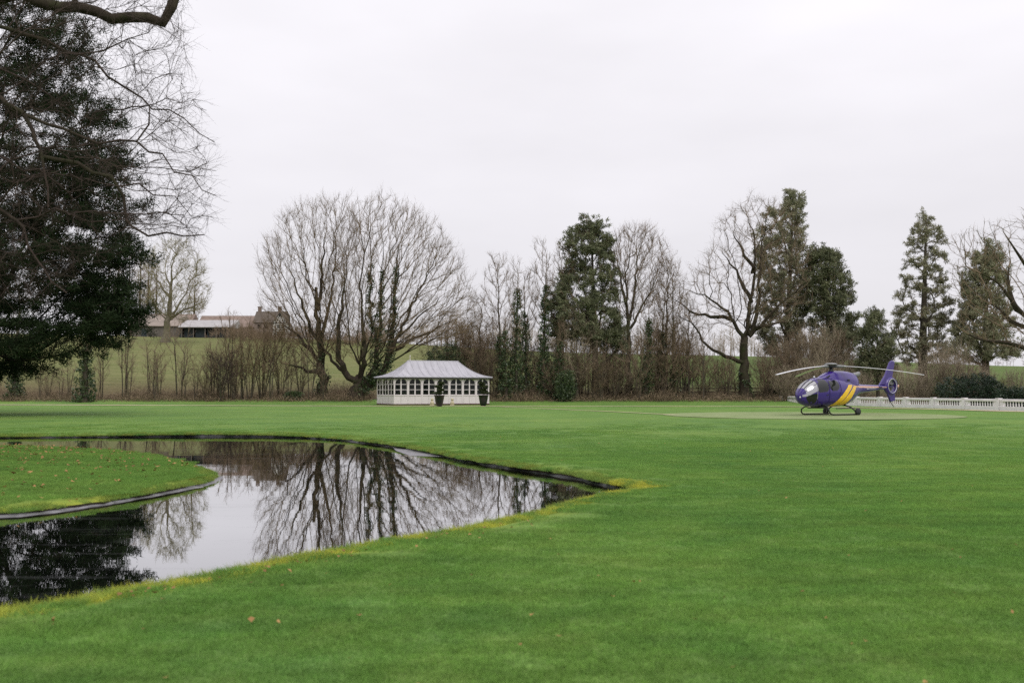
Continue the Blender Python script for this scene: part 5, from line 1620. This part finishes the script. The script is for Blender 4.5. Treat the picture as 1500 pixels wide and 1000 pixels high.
for i, (px, Y, yt, fr, sp, n, lean, r_, lab) in enumerate([
    (757, 110.0, 375, 0.95, 14, 120, 0, 0.24, 'thickest ivy column of the row, leafy almost to its tip'),
    (738, 111.5, 372, 0.45, 30, 260, -8, 0.20, 'bare-topped tree with ivy on its lower half beside the thickest ivy column'),
    (772, 112.0, 390, 0.66, 16, 140, 4, 0.20, 'slim ivy-clad tree between the thickest ivy column and the taller wispy one'),
    (796, 111.0, 352, 0.72, 22, 220, -4, 0.26, 'tall ivy-clad tree with a wispy bare top near the dark topknot evergreen'),
    (818, 112.5, 355, 0.70, 26, 240, 6, 0.24, 'ivy-clad tree half hidden by the dark topknot evergreen'),
    (742, 109.5, 455, 0.85, 12, 90, 0, 0.2, 'short ivy-clad tree at the foot of the thickest ivy column'),
    (822, 109.5, 470, 0.75, 12, 90, 0, 0.2, 'short ivy-clad tree under the dark topknot evergreen'),
    (946, 111.0, 425, 0.75, 22, 160, 4, 0.26, 'ivy-clad trunk standing beside the vase-shaped bare tree'),
    (958, 113.0, 410, 0.6, 20, 160, 14, 0.22, 'leaning ivy-clad tree among hazels next to the vase-shaped tree'),
    (985, 112.0, 380, 0.25, 26, 240, 0, 0.2, 'slim tree with ivy only at its foot beside the great bare tree')]):
    pole_tree(px, Y, yt, lab, 60+i, fr, sp, n, lean, group=G_, base_r=r_)
t = pole_tree(125, 108.0, 440, 'short stout tree trunk swathed in ivy under the dark pine\'s boughs', 75, 0.72, 26, 160, 0, base_r=0.42)
t = pole_tree(22, 110.0, 380, 'ivy-footed tree trunk standing deep under the dark pine', 76, 0.3, 40, 160, 0, base_r=0.36)

# -- small bare trees filling the row
def small_tree(px, Y, yt, hw, label, seed, twig='twig', n=420):
    rgk = np.random.default_rng(seed)
    ym = yt + (585-yt)*0.45; yb = yt + (585-yt)*0.78
    poly = [(px-hw*0.3, yt), (px+hw*0.35, yt+4), (px+hw*0.9, (yt+ym)/2), (px+hw, ym), (px+hw*0.6, yb), (px-hw*0.5, yb-6), (px-hw, ym+5), (px-hw*0.8, (yt+ym)/2)]
    b, g = root_guides(px, Y, [([(px, 575), (px+1, 545), (px-1, ym+10), (px+2, yt+20)], 0)])
    return bare_tree('small_bare_tree', label, 'tree', b, g, crown_points(poly, Y, n, rgk, 0.9, 0.7, 0.2), bf=0.35, r_root=0.2, r_tip=0.011, thick=0.035, tr=0.007, twig=twig, ntw=5, tl=(0.5, 1.2), up=0.25, ang=0.7, jit=0.11, seed=seed, gr={0: (0.2, 0.03)})
small_tree(703, 114.0, 432, 30, 'loose brown bare tree just past the summerhouse roof', 181, 'twig_gold')
small_tree(655, 117.0, 455, 30, 'twiggy bare tree behind the summerhouse and its holly', 182)
small_tree(845, 110.5, 452, 34, 'low twiggy bare tree in front of the dark topknot evergreen', 183, 'twig_red')
small_tree(976, 114.0, 376, 32, 'pale fine-twigged bare tree between the ivy-clad trunks and the great bare tree', 184, 'twig_gold', 600)
small_tree(1008, 116.0, 440, 26, 'thin bare tree behind the low limbs of the great bare tree', 185)
small_tree(890, 116.0, 470, 28, 'small spreading bare tree at the foot of the vase-shaped tree', 186, 'twig_gold')

# -- pale lichened tree and tall thin trees on the hill, behind
Y0 = 232.0
poly = [(205, 440), (200, 400), (215, 365), (245, 350), (275, 352), (298, 380), (308, 420), (300, 452), (270, 470), (235, 462), (215, 455)]
b, g = root_guides(241, Y0, [([(243, 500), (246, 470), (250, 440), (252, 400)], 0), ([(246, 470), (268, 440), (280, 410)], 2), ([(250, 440), (230, 410), (222, 390)], -2), ([(248, 465), (275, 452), (300, 440)], -2)], 1.5)
bare_tree('lichened_tree', 'pale yellowish lichened tree alone in the sloping pasture', 'tree', b, g, crown_points(poly, Y0, 900, rg), bf=0.35, r_root=0.85, r_tip=0.03, thick=0.12, bark='bark_pale', twig='twig_pale', ntw=5, tl=(1.0, 2.2), tr=0.022, up=0.2, ang=0.7, seed=9, gr={0: (0.85, 0.2)}, jit=0.15)
for i, (px, Y, yt) in enumerate([(172, 300, 345), (188, 306, 350), (204, 302, 360), (216, 310, 372), (158, 305, 350), (228, 306, 385), (284, 312, 395)]):
    rgk = np.random.default_rng(90+i)
    b = px_base(px, Y); yb = 470
    g0 = guide([(px, 478), (px+1, 440), (px+2, 400), (px+1, yt+8)], Y, 0, 1.5); g0[0] = b
    poly = [(px-5, yt), (px+5, yt), (px+15, yt+40), (px+11, yt+85), (px-11, yt+85), (px-15, yt+40)]
    bare_tree('hilltop_tree', 'tall thin bare tree in the clump behind the farm barns', 'tree', b, [g0], crown_points(poly, Y, 240, rgk), bf=0.4, r_root=0.45, r_tip=0.03, thick=0.10, bark='bark', twig='twig', ntw=4, tl=(1.0, 2.2), tr=0.024, seed=90+i,
              group='tall thin trees behind the barns', sub=False, ivy=(16.0, 3) if i in (2, 3) else None, ivy_r=0.9)

# ================================================================ SHRUBS, SAPLINGS AND UNDERGROWTH
def shrub_proto(name, label, H, W, nst, npts, seed, twig='twig', r=0.035, bf=0.85, ntw=5, group=None, tl=(0.4, 0.9), loc=(0, 0, 0), tr=0.008, lowest=0.25, mid=0.55, wild=0.5):
    """several stems from one stool"""
    rg = np.random.default_rng(seed)
    base = np.asarray(loc, float)
    gs = [np.array([[0, 0, -0.1], [0, 0, 0.12]])]
    for k in range(nst):
        a = rg.random()*6.28; rr_ = W*rg.uniform(0.15, 0.8); h = H*rg.uniform(0.6, 0.95)
        s = np.linspace(0, 1, 6)[:, None]
        e = np.array([np.cos(a)*rr_, np.sin(a)*rr_, h])
        st = np.array([np.cos(a)*0.18, np.sin(a)*0.18, 0.0])
        gs.append(densify(st + (e-st)*np.concatenate([s**1.5, s**1.5, s], 1) + 0.06*rg.normal(size=(6, 3))*s, 0.5))
    a = rg.random(npts)*6.28; z = H*(lowest+(1.0-lowest)*rg.random(npts)**0.8)*(0.86+0.14*np.sin(a*3+seed)*np.sin(a*5+2*seed))
    f = z/H
    rr_ = W*np.sqrt(rg.random(npts))*np.interp(f, [0, mid, 0.85, 1.0], [0.35, 1.0, 0.85, 0.5])
    pts = np.stack([np.cos(a)*rr_, np.sin(a)*rr_, z], -1)
    P, par, G = mst(gs, pts, bf, 0.9)
    P, r_, main = skeleton(P, par, G, r*2.2, 0.010)
    r_ = np.minimum(r_, r*1.3)
    t = thing(name, base, label, 'shrub', group)
    V, F = skin(P, par, r_, main, r_ >= 0.02, 5)
    mesh_np('stems', V, [F], M['bark'], t, True)
    V, F = skin(P, par, r_, main, r_ < 0.02, 3); nb_ = len(V)
    c = np.where(par >= 0)[0]; c = c[r_[c] < 0.03]
    cc = np.repeat(c, ntw); D = unit(P[cc]-P[par[cc]])
    ff = rg.random((len(cc), 1))
    v, q, tt, *_ = spikes(P[par[cc]]*(1-ff)+P[cc]*ff, unit(D+wild*rg.normal(size=D.shape)+np.array([0, 0, 0.5])), rg.uniform(*tl, len(cc)), np.full(len(cc), tr), rg, up=0.2)
    mesh_np('twigs', np.concatenate([V, v]), [np.concatenate([F, q+nb_]), tt+nb_], M[twig], t, False)
    return t
rg = np.random.default_rng(55)
def scatter(proto_list, spots, label, group):
    first = {}
    for px, Y, sc_ in spots:
        k = int(rg.integers(len(proto_list)))
        pr = proto_list[k]
        b = px_base(px, Y)
        if not first.get(k):
            first[k] = True
            o = pr; o.location = tuple(b); o.rotation_euler = (0, 0, rg.random()*6.28); o.scale = (sc_, sc_, sc_*rg.uniform(0.75, 1.2))
        else:
            o = copy_tree(pr, b, rg.random()*6.28, (sc_, sc_, sc_*rg.uniform(0.75, 1.2)))
        o['label'] = label; o['group'] = group
    for k, pr in enumerate(proto_list):
        if not first.get(k):
            b = px_base(spots[0][0]+7, spots[0][1]+1); pr.location = tuple(b); pr['label'] = label; pr['group'] = group
# slim saplings
L1, G1 = 'slim multi-stemmed bare sapling in the hedge line before the pasture', 'saplings of the hedge line'
sap = [shrub_proto('sapling', L1, 7.5, 1.5, 4, 90, 100+k, 'twig', 0.045, group=G1, ntw=4, mid=0.8, lowest=0.35, bf=0.6) for k in range(3)]
scatter(sap, [(143, 110, .7), (150, 112, 1.0), (183, 111, 1.15), (190, 110, .8), (222, 112, 1.3), (229, 109.5, 1.0), (234, 111, .8), (263, 111, 1.35), (270, 110, .9), (287, 109.5, .7), (312, 111, 1.1), (338, 112, 1.3), (343, 110, .8), (354, 111, 1.2), (398, 110, 1.1), (424, 111, .9), (455, 110, .9), (474, 109, .6), (60, 111, .6), (90, 110, .6), (101, 112, .8),
    (860, 111, 1.0), (880, 110, .9), (905, 112, 1), (1012, 111, 1.1), (1030, 110, 1.0), (1050, 112, .9), (1068, 111, .8), (1000, 112, 1.2), (700, 112, 1.2), (715, 113, 1.3), (842, 110.5, .8)], L1, G1)
# bushy bare shrubs
L2, G2 = 'bushy bare hazel stool with many upright rods along the tree row', 'hazel stools of the tree row'
haz = [shrub_proto('hazel_stool', L2, 7.0, 2.8, 11, 200, 120+k, ('twig', 'twig_gold', 'twig')[k], 0.045, group=G2, ntw=5, bf=0.55, wild=0.85) for k in range(3)]
scatter(haz, [(302, 110, .8), (322, 112, .95), (72, 111, .55), (366, 110.5, 1.3), (384, 112, 1.5), (412, 112, 1.2), (440, 112.5, 1.0), (700, 113, 1.2), (725, 111, .9), (780, 112, .8), (812, 110, .8), (845, 111, .85), (870, 110, .9), (900, 111, .9), (935, 110, 1.0), (970, 111, 1.25), (990, 112, 1.15),
    (960, 114, 1.2), (1035, 113, .8), (1065, 113.5, .8), (660, 114, 1.1), (680, 115, 1.2), (705, 116, 1.4), (790, 116, 1.2), (850, 115, 1.2), (905, 116, 1.2), (1005, 116, 1.0), (345, 114, .8), (735, 116, 1.3), (765, 117, 1.3), (825, 116, 1.2), (880, 117, 1.2), (945, 117, 1.25), (975, 116, 1.3), (1025, 116, .9), (1055, 117, .8), (1080, 116, .8), (690, 117, 1.3), (640, 117, 1.2)], L2, G2)
# dense thicket
L3, G3 = 'dense russet thicket bush behind the helicopter and balustrade', 'russet thicket bushes'
thk = [shrub_proto('thicket_bush', L3, 6.5, 2.6, 20, 420, 140+k, ('twig_red', 'twig', 'twig_red')[k], 0.035, group=G3, ntw=5, tl=(0.4, 1.2), lowest=0.08, mid=0.65, wild=0.7, bf=0.7) for k in range(3)]
scatter(thk, [(1120, 112, .9), (1138, 114, 1.15), (1158, 112, 1.2), (1178, 113, 1.3), (1198, 112, 1.25), (1218, 113, 1.2), (1240, 111, 1.1), (1260, 112, .95), (1190, 109.5, .8), (1230, 109, .8), (1150, 109.5, .75), (1262, 106, .6),
    (1325, 103, .8), (1345, 101, .75), (1368, 102, .9), (1392, 101, .95), (1412, 103, 1.0), (1436, 100, .8), (1462, 99, .6), (1490, 97, .5), (800, 113, .7), (840, 113, .8), (890, 113.5, .75), (920, 113, .7), (1305, 104, .5)], L3, G3)
# gnarled low thorn
L4 = 'gnarled thorn bush with dark tangled twigs in the hedge line'
thorn = [shrub_proto('thorn_bush', L4, 5.0, 2.2, 7, 300, 160, 'twig_dark', 0.06, 0.45, 4)]
scatter(thorn, [(325, 108.5, 1.0)], L4, 'thorn bushes')
for o in [o for o in sc.objects if o.get('label') == L4]: del o['group']
# evergreen bushes
leaf_bush('laurel_bush', 'glossy dark laurel in front of the russet thicket, the broadest of its kind', 'shrub', px_base(1425, 96.0), 3.4, 2.0, 2.9, 900, 1)
leaf_bush('laurel_bush', 'low dark laurel showing just above the balustrade coping', 'shrub', px_base(1490, 88.0), 1.8, 1.2, 1.7, 420, 2)
leaf_bush('holly_bush', 'rounded dark holly rising behind the summerhouse roof', 'shrub', px_base(652, 113.0), 2.6, 2.0, 6.2, 800, 3, 'ivy')
leaf_bush('holly_bush', 'narrow dark holly among the ivy-clad trunks', 'shrub', px_base(828, 108.5), 1.1, 1.0, 3.4, 300, 4, 'ivy')
leaf_bush('clipped_hedge', 'clipped dark green hedge at the end of the balustrade', 'hedge', px_base(1131, 112.5), 1.35, 0.8, 1.15, 420, 5, 'laurel', 0.10)
leaf_bush('laurel_bush', 'small dark evergreen bush low in the hedge line near the fan-shaped trees', 'shrub', px_base(430, 110.0), 1.0, 0.8, 0.9, 200, 6, 'ivy')

# undergrowth: dead stems, bramble and bracken, one uncountable strip
def undergrowth(name, label, x0, x1, y0, y1, n, hmax, seed, mat='dead'):
    rg = np.random.default_rng(seed)
    Y = rg.uniform(y0, y1, n); px = rg.uniform(x0, x1, n)
    dens = 0.5+0.5*np.sin(px*0.045+seed)*np.sin(px*0.017+2*seed)
    k = rg.random(n) < 0.35+0.65*dens; Y, px = Y[k], px[k]; dens = dens[k]; n = len(px)
    X = atx(px, Y); Z = terrain(X, Y)-0.05
    D = unit(rg.normal(size=(n, 3))*np.array([0.45, 0.45, 0.15])+np.array([0, 0, 1]))
    L = hmax*np.minimum(rg.lognormal(-0.65, 0.45, n), 1.5)*(0.35+0.9*dens)*(0.45+0.55*np.clip((Y-y0)/3.0, 0, 1))
    v, q, t_, p1, p2, d2 = spikes(np.column_stack([X, Y, Z]), D, L, np.full(n, 0.011), rg, bend=0.55)
    tn = np.repeat(np.clip(rg.normal(size=n)*0.22+0.45, 0, 1), 7)
    v2, f2, ti2 = leaves(p1, 2, 0.2, 0.18, 0.07, rg)
    o = mesh_np(name, np.concatenate([v, v2]), [q, np.concatenate([t_, f2+len(v)])], M[mat], None, False, {'tint': np.concatenate([tn, ti2*0.8])})
    return tag(o, label, 'undergrowth', None, 'stuff')
undergrowth('bramble_undergrowth', 'russet dead bramble and bracken along the foot of the hedge line', -40, 545, 107.8, 119.0, 17000, 2.3, 1)
undergrowth('bramble_undergrowth', 'tangled brown undergrowth beneath the ivy-clad trees and the great bare tree', 715, 1150, 107.8, 119.0, 16000, 2.6, 2)
undergrowth('bramble_undergrowth', 'brown undergrowth behind the white balustrade', 1265, 1520, 96.0, 110.0, 9000, 2.2, 3)

# far wood along the ridge and hedges on the hill: bare trees that read as one mass
def far_wood(name, label, spans, seed, hmin, hmax, n, twig='twig_red', tl=1.8):
    rg = np.random.default_rng(seed)
    Vs, Qs, Ts, nb_ = [], [], [], 0
    for (pxa, pxb, Ya, Yb, k) in spans:
        u = rg.random(k)
        Y = Ya + (Yb-Ya)*u + rg.uniform(-6, 6, k); px = pxa+(pxb-pxa)*u; X = atx(px, Y); Z = terrain(X, Y)-0.2
        H = rg.uniform(hmin, hmax, k)*(0.8+0.25*np.sin(px*0.06))
        P0 = np.column_stack([X, Y, Z])
        v, q, t_, *_ = spikes(P0, unit(rg.normal(size=(k, 3))*0.05+np.array([0, 0, 1.])), H, 0.011*H, rg, bend=0.10)
        Vs.append(v); Qs.append(q+nb_); Ts.append(t_+nb_); nb_ += len(v)
        m_ = n
        i = np.repeat(np.arange(k), m_); f = rg.uniform(0.22, 0.95, len(i))
        S0 = P0[i] + np.array([0, 0, 1.])*(H[i]*f)[:, None]
        Lb = H[i]*0.36*(1.25-f)*rg.uniform(0.6, 1.2, len(i))+0.4
        d = unit(rg.normal(size=(len(i), 3))*np.array([1, 1, 0.3])+np.array([0, 0, 0.9]))
        v, q, t_, p1, p2, d2 = spikes(S0, d, Lb, np.full(len(i), 0.035), rg, up=0.3)
        Vs.append(v); Qs.append(q+nb_); Ts.append(t_+nb_); nb_ += len(v)
        j = np.repeat(np.arange(len(i)), 2)
        v, q, t_, *_ = spikes(p1[j], unit(d[j]+0.7*rg.normal(size=(len(j), 3))+np.array([0, 0, 0.4])), Lb[j]*0.7, np.full(len(j), 0.025), rg, up=0.2)
        Vs.append(v); Qs.append(q+nb_); Ts.append(t_+nb_); nb_ += len(v)
    o = mesh_np(name, np.concatenate(Vs), [np.concatenate(Qs), np.concatenate(Ts)], M[twig], None, False)
    return tag(o, label, 'woodland', None, 'stuff')
far_wood('distant_wood', 'purplish bare woodland along the ridge of the far field', [(560, 1180, 318, 300, 230), (560, 1010, 275, 262, 110)], 5, 7.0, 12.5, 15)
far_wood('hill_hedge', 'brown hedge crossing the pasture below the farmhouse', [(330, 560, 250, 245, 170), (340, 560, 254, 250, 150), (300, 420, 262, 258, 60)], 6, 2.2, 4.5, 9, 'twig')
far_wood('hilltop_scrub', 'bare scrub on the skyline round the farm buildings', [(275, 560, 304, 300, 170), (1180, 1520, 330, 330, 60)], 7, 3.5, 8.5, 12, 'twig')
# ================================================================ GRASS BLADES NEAR THE CAMERA
def blade_patch(name, w_, n, hmin, hmax, bw, seed, mat, lean=0.5, disc=False):
    rg = np.random.default_rng(seed)
    if disc:
        a = rg.random(n)*6.28; r_ = w_*np.sqrt(rg.random(n)); B = np.column_stack([np.cos(a)*r_, np.sin(a)*r_, np.full(n, -0.012)])
    else:
        B = np.column_stack([rg.uniform(-w_/2, w_/2, (n, 2)), np.full(n, -0.012)])
    h = rg.uniform(hmin, hmax, n)
    d = rg.normal(size=(n, 3))*np.array([lean, lean, 0]); d[:, 2] = 1; d = unit(d)
    s = unit(np.cross(d, rg.normal(size=(n, 3))))
    d2 = unit(d + rg.normal(size=(n, 3))*np.array([lean, lean, 0.1])*0.8)
    wv = bw*rg.uniform(0.7, 1.2, n)[:, None]
    m1 = B + d*(h*0.55)[:, None]; tip = m1 + d2*(h*0.45)[:, None]
    V = np.stack([B-s*wv/2, B+s*wv/2, m1+s*wv*0.4, m1-s*wv*0.4, tip], 1).reshape(-1, 3)
    b = np.arange(n)*5
    Q = np.stack([b, b+1, b+2, b+3], -1); T = np.stack([b+3, b+2, b+4], -1)
    o = mesh_np(name, V, [Q, T], mat, None, False, {'tint': np.repeat(rg.random(n), 5)})
    COL.objects.unlink(o)
    return o
def grass_object(name, label, P, scale, rotz, sources, seed):
    """one object whose points carry copies of a few turf pieces (geometry nodes)"""
    rg = np.random.default_rng(seed)
    col = bpy.data.collections.new(name+'_pieces')
    for o in sources: col.objects.link(o)
    me = bpy.data.meshes.new(name); me.vertices.add(len(P)); me.vertices.foreach_set('co', np.asarray(P, np.float32).ravel())
    for nm, v in (('size', scale), ('turn', rotz)):
        a = me.attributes.new(nm, 'FLOAT', 'POINT'); a.data.foreach_set('value', np.asarray(v, np.float32))
    a = me.attributes.new('pick', 'INT', 'POINT'); a.data.foreach_set('value', rg.integers(0, len(sources), len(P)).astype(np.int32))
    o = bpy.data.objects.new(name, me); COL.objects.link(o)
    ng = bpy.data.node_groups.new(name, 'GeometryNodeTree')
    ng.interface.new_socket('Geometry', in_out='INPUT', socket_type='NodeSocketGeometry')
    ng.interface.new_socket('Geometry', in_out='OUTPUT', socket_type='NodeSocketGeometry')
    N = ng.nodes.new
    gi, go = N('NodeGroupInput'), N('NodeGroupOutput')
    m2p = N('GeometryNodeMeshToPoints'); iop = N('GeometryNodeInstanceOnPoints'); ci = N('GeometryNodeCollectionInfo')
    ci.inputs['Collection'].default_value = col
    ci.inputs['Separate Children'].default_value = True; ci.inputs['Reset Children'].default_value = True
    iop.inputs['Pick Instance'].default_value = True
    def attr(nm, dt):
        q = N('GeometryNodeInputNamedAttribute'); q.data_type = dt; q.inputs['Name'].default_value = nm; return q.outputs['Attribute']
    cx = N('ShaderNodeCombineXYZ'); cs = N('ShaderNodeCombineXYZ')
    L = ng.links.new
    L(gi.outputs[0], m2p.inputs['Mesh']); L(m2p.outputs[0], iop.inputs['Points']); L(ci.outputs[0], iop.inputs['Instance'])
    L(attr('pick', 'INT'), iop.inputs['Instance Index'])
    L(attr('turn', 'FLOAT'), cx.inputs['Z']); L(cx.outputs[0], iop.inputs['Rotation'])
    s_ = attr('size', 'FLOAT')
    cs.inputs['X'].default_value = 1; cs.inputs['Y'].default_value = 1; L(s_, cs.inputs['Z']); L(cs.outputs[0], iop.inputs['Scale'])
    L(iop.outputs[0], go.inputs[0])
    md = o.modifiers.new('pieces', 'NODES'); md.node_group = ng
    return tag(o, label, 'grass', None, 'stuff')
rg = np.random.default_rng(77)
T = 0.5
gx, gy = np.meshgrid(np.arange(-28, 28, T), np.arange(3.6, 48.0, T))
P2 = np.column_stack([gx.ravel(), gy.ravel()]) + rg.uniform(-0.12, 0.12, (gx.size, 2))
vis = (np.abs(P2[:, 0]) < P2[:, 1]*0.56 + 0.9) & (rg.random(len(P2)) < np.clip((48.0-P2[:, 1])/20.0, 0, 1))
P2 = P2[vis]
ok = ~inside(P2, POND) & (dist_poly(P2, POND) > 0.36)
onl = P2[ok]
isl = P2[inside(P2, ISL)]; isl = isl[dist_poly(isl, ISL) > 0.36]
patches = [blade_patch('turf_piece', T*1.6, 3200, 0.022, 0.050, 0.0046, 300+k, M['blade'], 0.55) for k in range(5)]
fade = np.interp(onl[:, 1], [10.0, 18.0, 30.0, 46.0], [1.0, 0.62, 0.28, 0.06])
z1 = lawn_z(onl); z2 = isl_z(isl)
P = np.concatenate([np.column_stack([onl, z1]), np.column_stack([isl, z2])])
grass_object('lawn_grass', 'short mown green grass of the lawn and island', P, np.concatenate([fade, np.full(len(isl), 1.15)])*rg.uniform(0.85, 1.15, len(P)), rg.random(len(P))*6.28, patches, 1)
# longer, yellower tufts along the banks
tufts = [blade_patch('bank_tuft', 0.10, 60, 0.05, 0.13, 0.0050, 320+k, M['edge_blade'], 0.75, True) for k in range(4)]
def along(poly, dens, lo, hi, sgn, ymax):
    L = resample(np.vstack([poly, poly[:1]]), 0.05)
    n = int(len(L)*dens); i = rg.integers(0, len(L), n); d = lo+(hi-lo)*rg.random(n)**1.6
    q = offset_poly(ccw(poly), 0)
    tt = np.gradient(L, axis=0); tt = unit(tt); nn = np.stack([tt[:, 1], -tt[:, 0]], -1)
    Q = L[i] + nn[i]*(sgn*d)[:, None]
    return Q[(Q[:, 1] < ymax) & (np.abs(Q[:, 0]) < Q[:, 1]*0.6+2)], d[(Q[:, 1] < ymax) & (np.abs(Q[:, 0]) < Q[:, 1]*0.6+2)]
Q, d = along(POND, 8.0, -0.06, 0.55, 1.0, 40.0)
kq = d < np.interp(Q[:, 0], [-6.0, -3.0, 0.0, 3.0], [0.55, 0.30, 0.16, 0.22])
kq |= (Q[:, 1] > 17.5) & (d < 0.2)
Q, d = Q[kq], d[kq]
Qo, do = along(POND, 2.6, -0.13, 0.0, 1.0, 40.0)
ko = Qo[:, 1] > np.interp(Qo[:, 0], [-8, 0, 3.0], [12.0, 15.5, 15.8])
Q, d = np.concatenate([Q, Qo[ko]]), np.concatenate([d, 0*do[ko]])
Z = lawn_z(Q) - 0.02*(np.arange(len(Q)) >= len(Q)-ko.sum())
Q2, d2 = along(ISL, 4.5, -0.02, 0.25, -1.0, 40.0)
Pe = np.concatenate([np.column_stack([Q, Z]), np.column_stack([Q2, isl_z(Q2)])])
sc_e = np.concatenate([np.clip(0.95-0.9*d, 0.45, 1), np.full(len(Q2), 0.8)])*rg.uniform(0.6, 1.1, len(Pe))
near_b = (np.arange(len(Pe)) < len(Q)) & (Pe[:, 1] < np.interp(Pe[:, 0], [-8, 0, 2.0, 3.0], [9.0, 14.5, 17.0, 17.0]))
near_b |= (np.arange(len(Pe)) < len(Q)) & (Pe[:, 0] > 1.6) & (Pe[:, 1] < 16.5)
tufts2 = [blade_patch('bank_tuft', 0.10, 60, 0.04, 0.11, 0.0050, 340+k, M['bank_blade'], 0.75, True) for k in range(4)]
tz = rg.random(len(Pe))*6.28
grass_object('bank_grass', 'longer yellow-green mossy grass along the near pond bank', Pe[near_b], sc_e[near_b], tz[near_b], tufts, 2)
thin = (~near_b) & (rg.random(len(Pe)) < 0.45+0.45*np.sin(Pe[:, 0]*2.3)*np.sin(Pe[:, 1]*1.9+Pe[:, 0]))
grass_object('bank_grass', 'fringe of rough green grass along the far pond bank and island', Pe[thin], sc_e[thin], tz[thin], tufts2, 3)

# ---------------------------------------------------------------- fallen leaves
def fallen(name, label, P2, z, seed, lo=0.05, hi=0.10):
    rg = np.random.default_rng(seed); n = len(P2)
    a = rg.random(n)*6.28; L = rg.uniform(lo, hi, n); W = L*rg.uniform(0.5, 0.8, n)
    u = np.stack([np.cos(a), np.sin(a), 0.25*rg.normal(size=n)], -1); v = np.stack([-np.sin(a), np.cos(a), 0.25*rg.normal(size=n)], -1)
    C = np.column_stack([P2, z])
    curl = np.array([0, 0, 1.])*(L*0.25)[:, None]
    V = np.stack([C-u*L[:, None]/2+curl, C-v*W[:, None]/2, C+u*L[:, None]/2+curl*0.6, C+v*W[:, None]/2+curl*0.5, C], 1).reshape(-1, 3)
    b = np.arange(n)*5
    F = np.concatenate([np.stack([b, b+1, b+4], -1), np.stack([b+1, b+2, b+4], -1), np.stack([b+2, b+3, b+4], -1), np.stack([b+3, b, b+4], -1)])
    o = mesh_np(name, V, [F], M['fallen'], None, False, {'tint': np.repeat(rg.random(n), 5)})
    return tag(o, label, 'leaves', None, 'stuff')
q = np.column_stack([rg.uniform(-22, -6, 5200), rg.uniform(11, 27, 5200)]); q = q[inside(q, ISL)]
wgt = np.exp(-((q[:, 0]+15)/5.5)**2); q = q[rg.random(len(q)) < 0.25+0.75*wgt]
fallen('fallen_leaves', 'brown oak leaves scattered over the island turf', q, isl_z(q)+0.060, 1)
yy = 4.6*np.exp(rg.random(150)*math.log(45/4.6)); q = np.column_stack([(rg.random(150)*1.1-0.55)*yy, yy])
q = q[~inside(q, POND) & (dist_poly(q, POND) > 0.1)]
fallen('fallen_leaves', 'few brown leaves scattered over the open lawn', q, lawn_z(q)+0.035, 2, 0.025, 0.05)
nb_ = POND[(POND[:, 1] < 12) & (POND[:, 0] > -9)]
i = rg.integers(0, len(nb_), 120); q = nb_[i] + rg.normal(size=(120, 2))*0.1
dq = dist_poly(q, POND); q = offset_poly(POND, 0.0)[np.argmin(np.linalg.norm(POND[None]-q[:, None], axis=2), 1)]
q = q + unit(np.stack([0*q[:, 0]+0.1, -np.ones(len(q))], -1))*rg.uniform(0.35, 1.1, (len(q), 1)) + rg.normal(size=q.shape)*0.1
q = q[~inside(q, POND)]
fallen('fallen_leaves', 'brown leaves caught along the near pond bank', q, lawn_z(q)+0.035, 3, 0.025, 0.055)
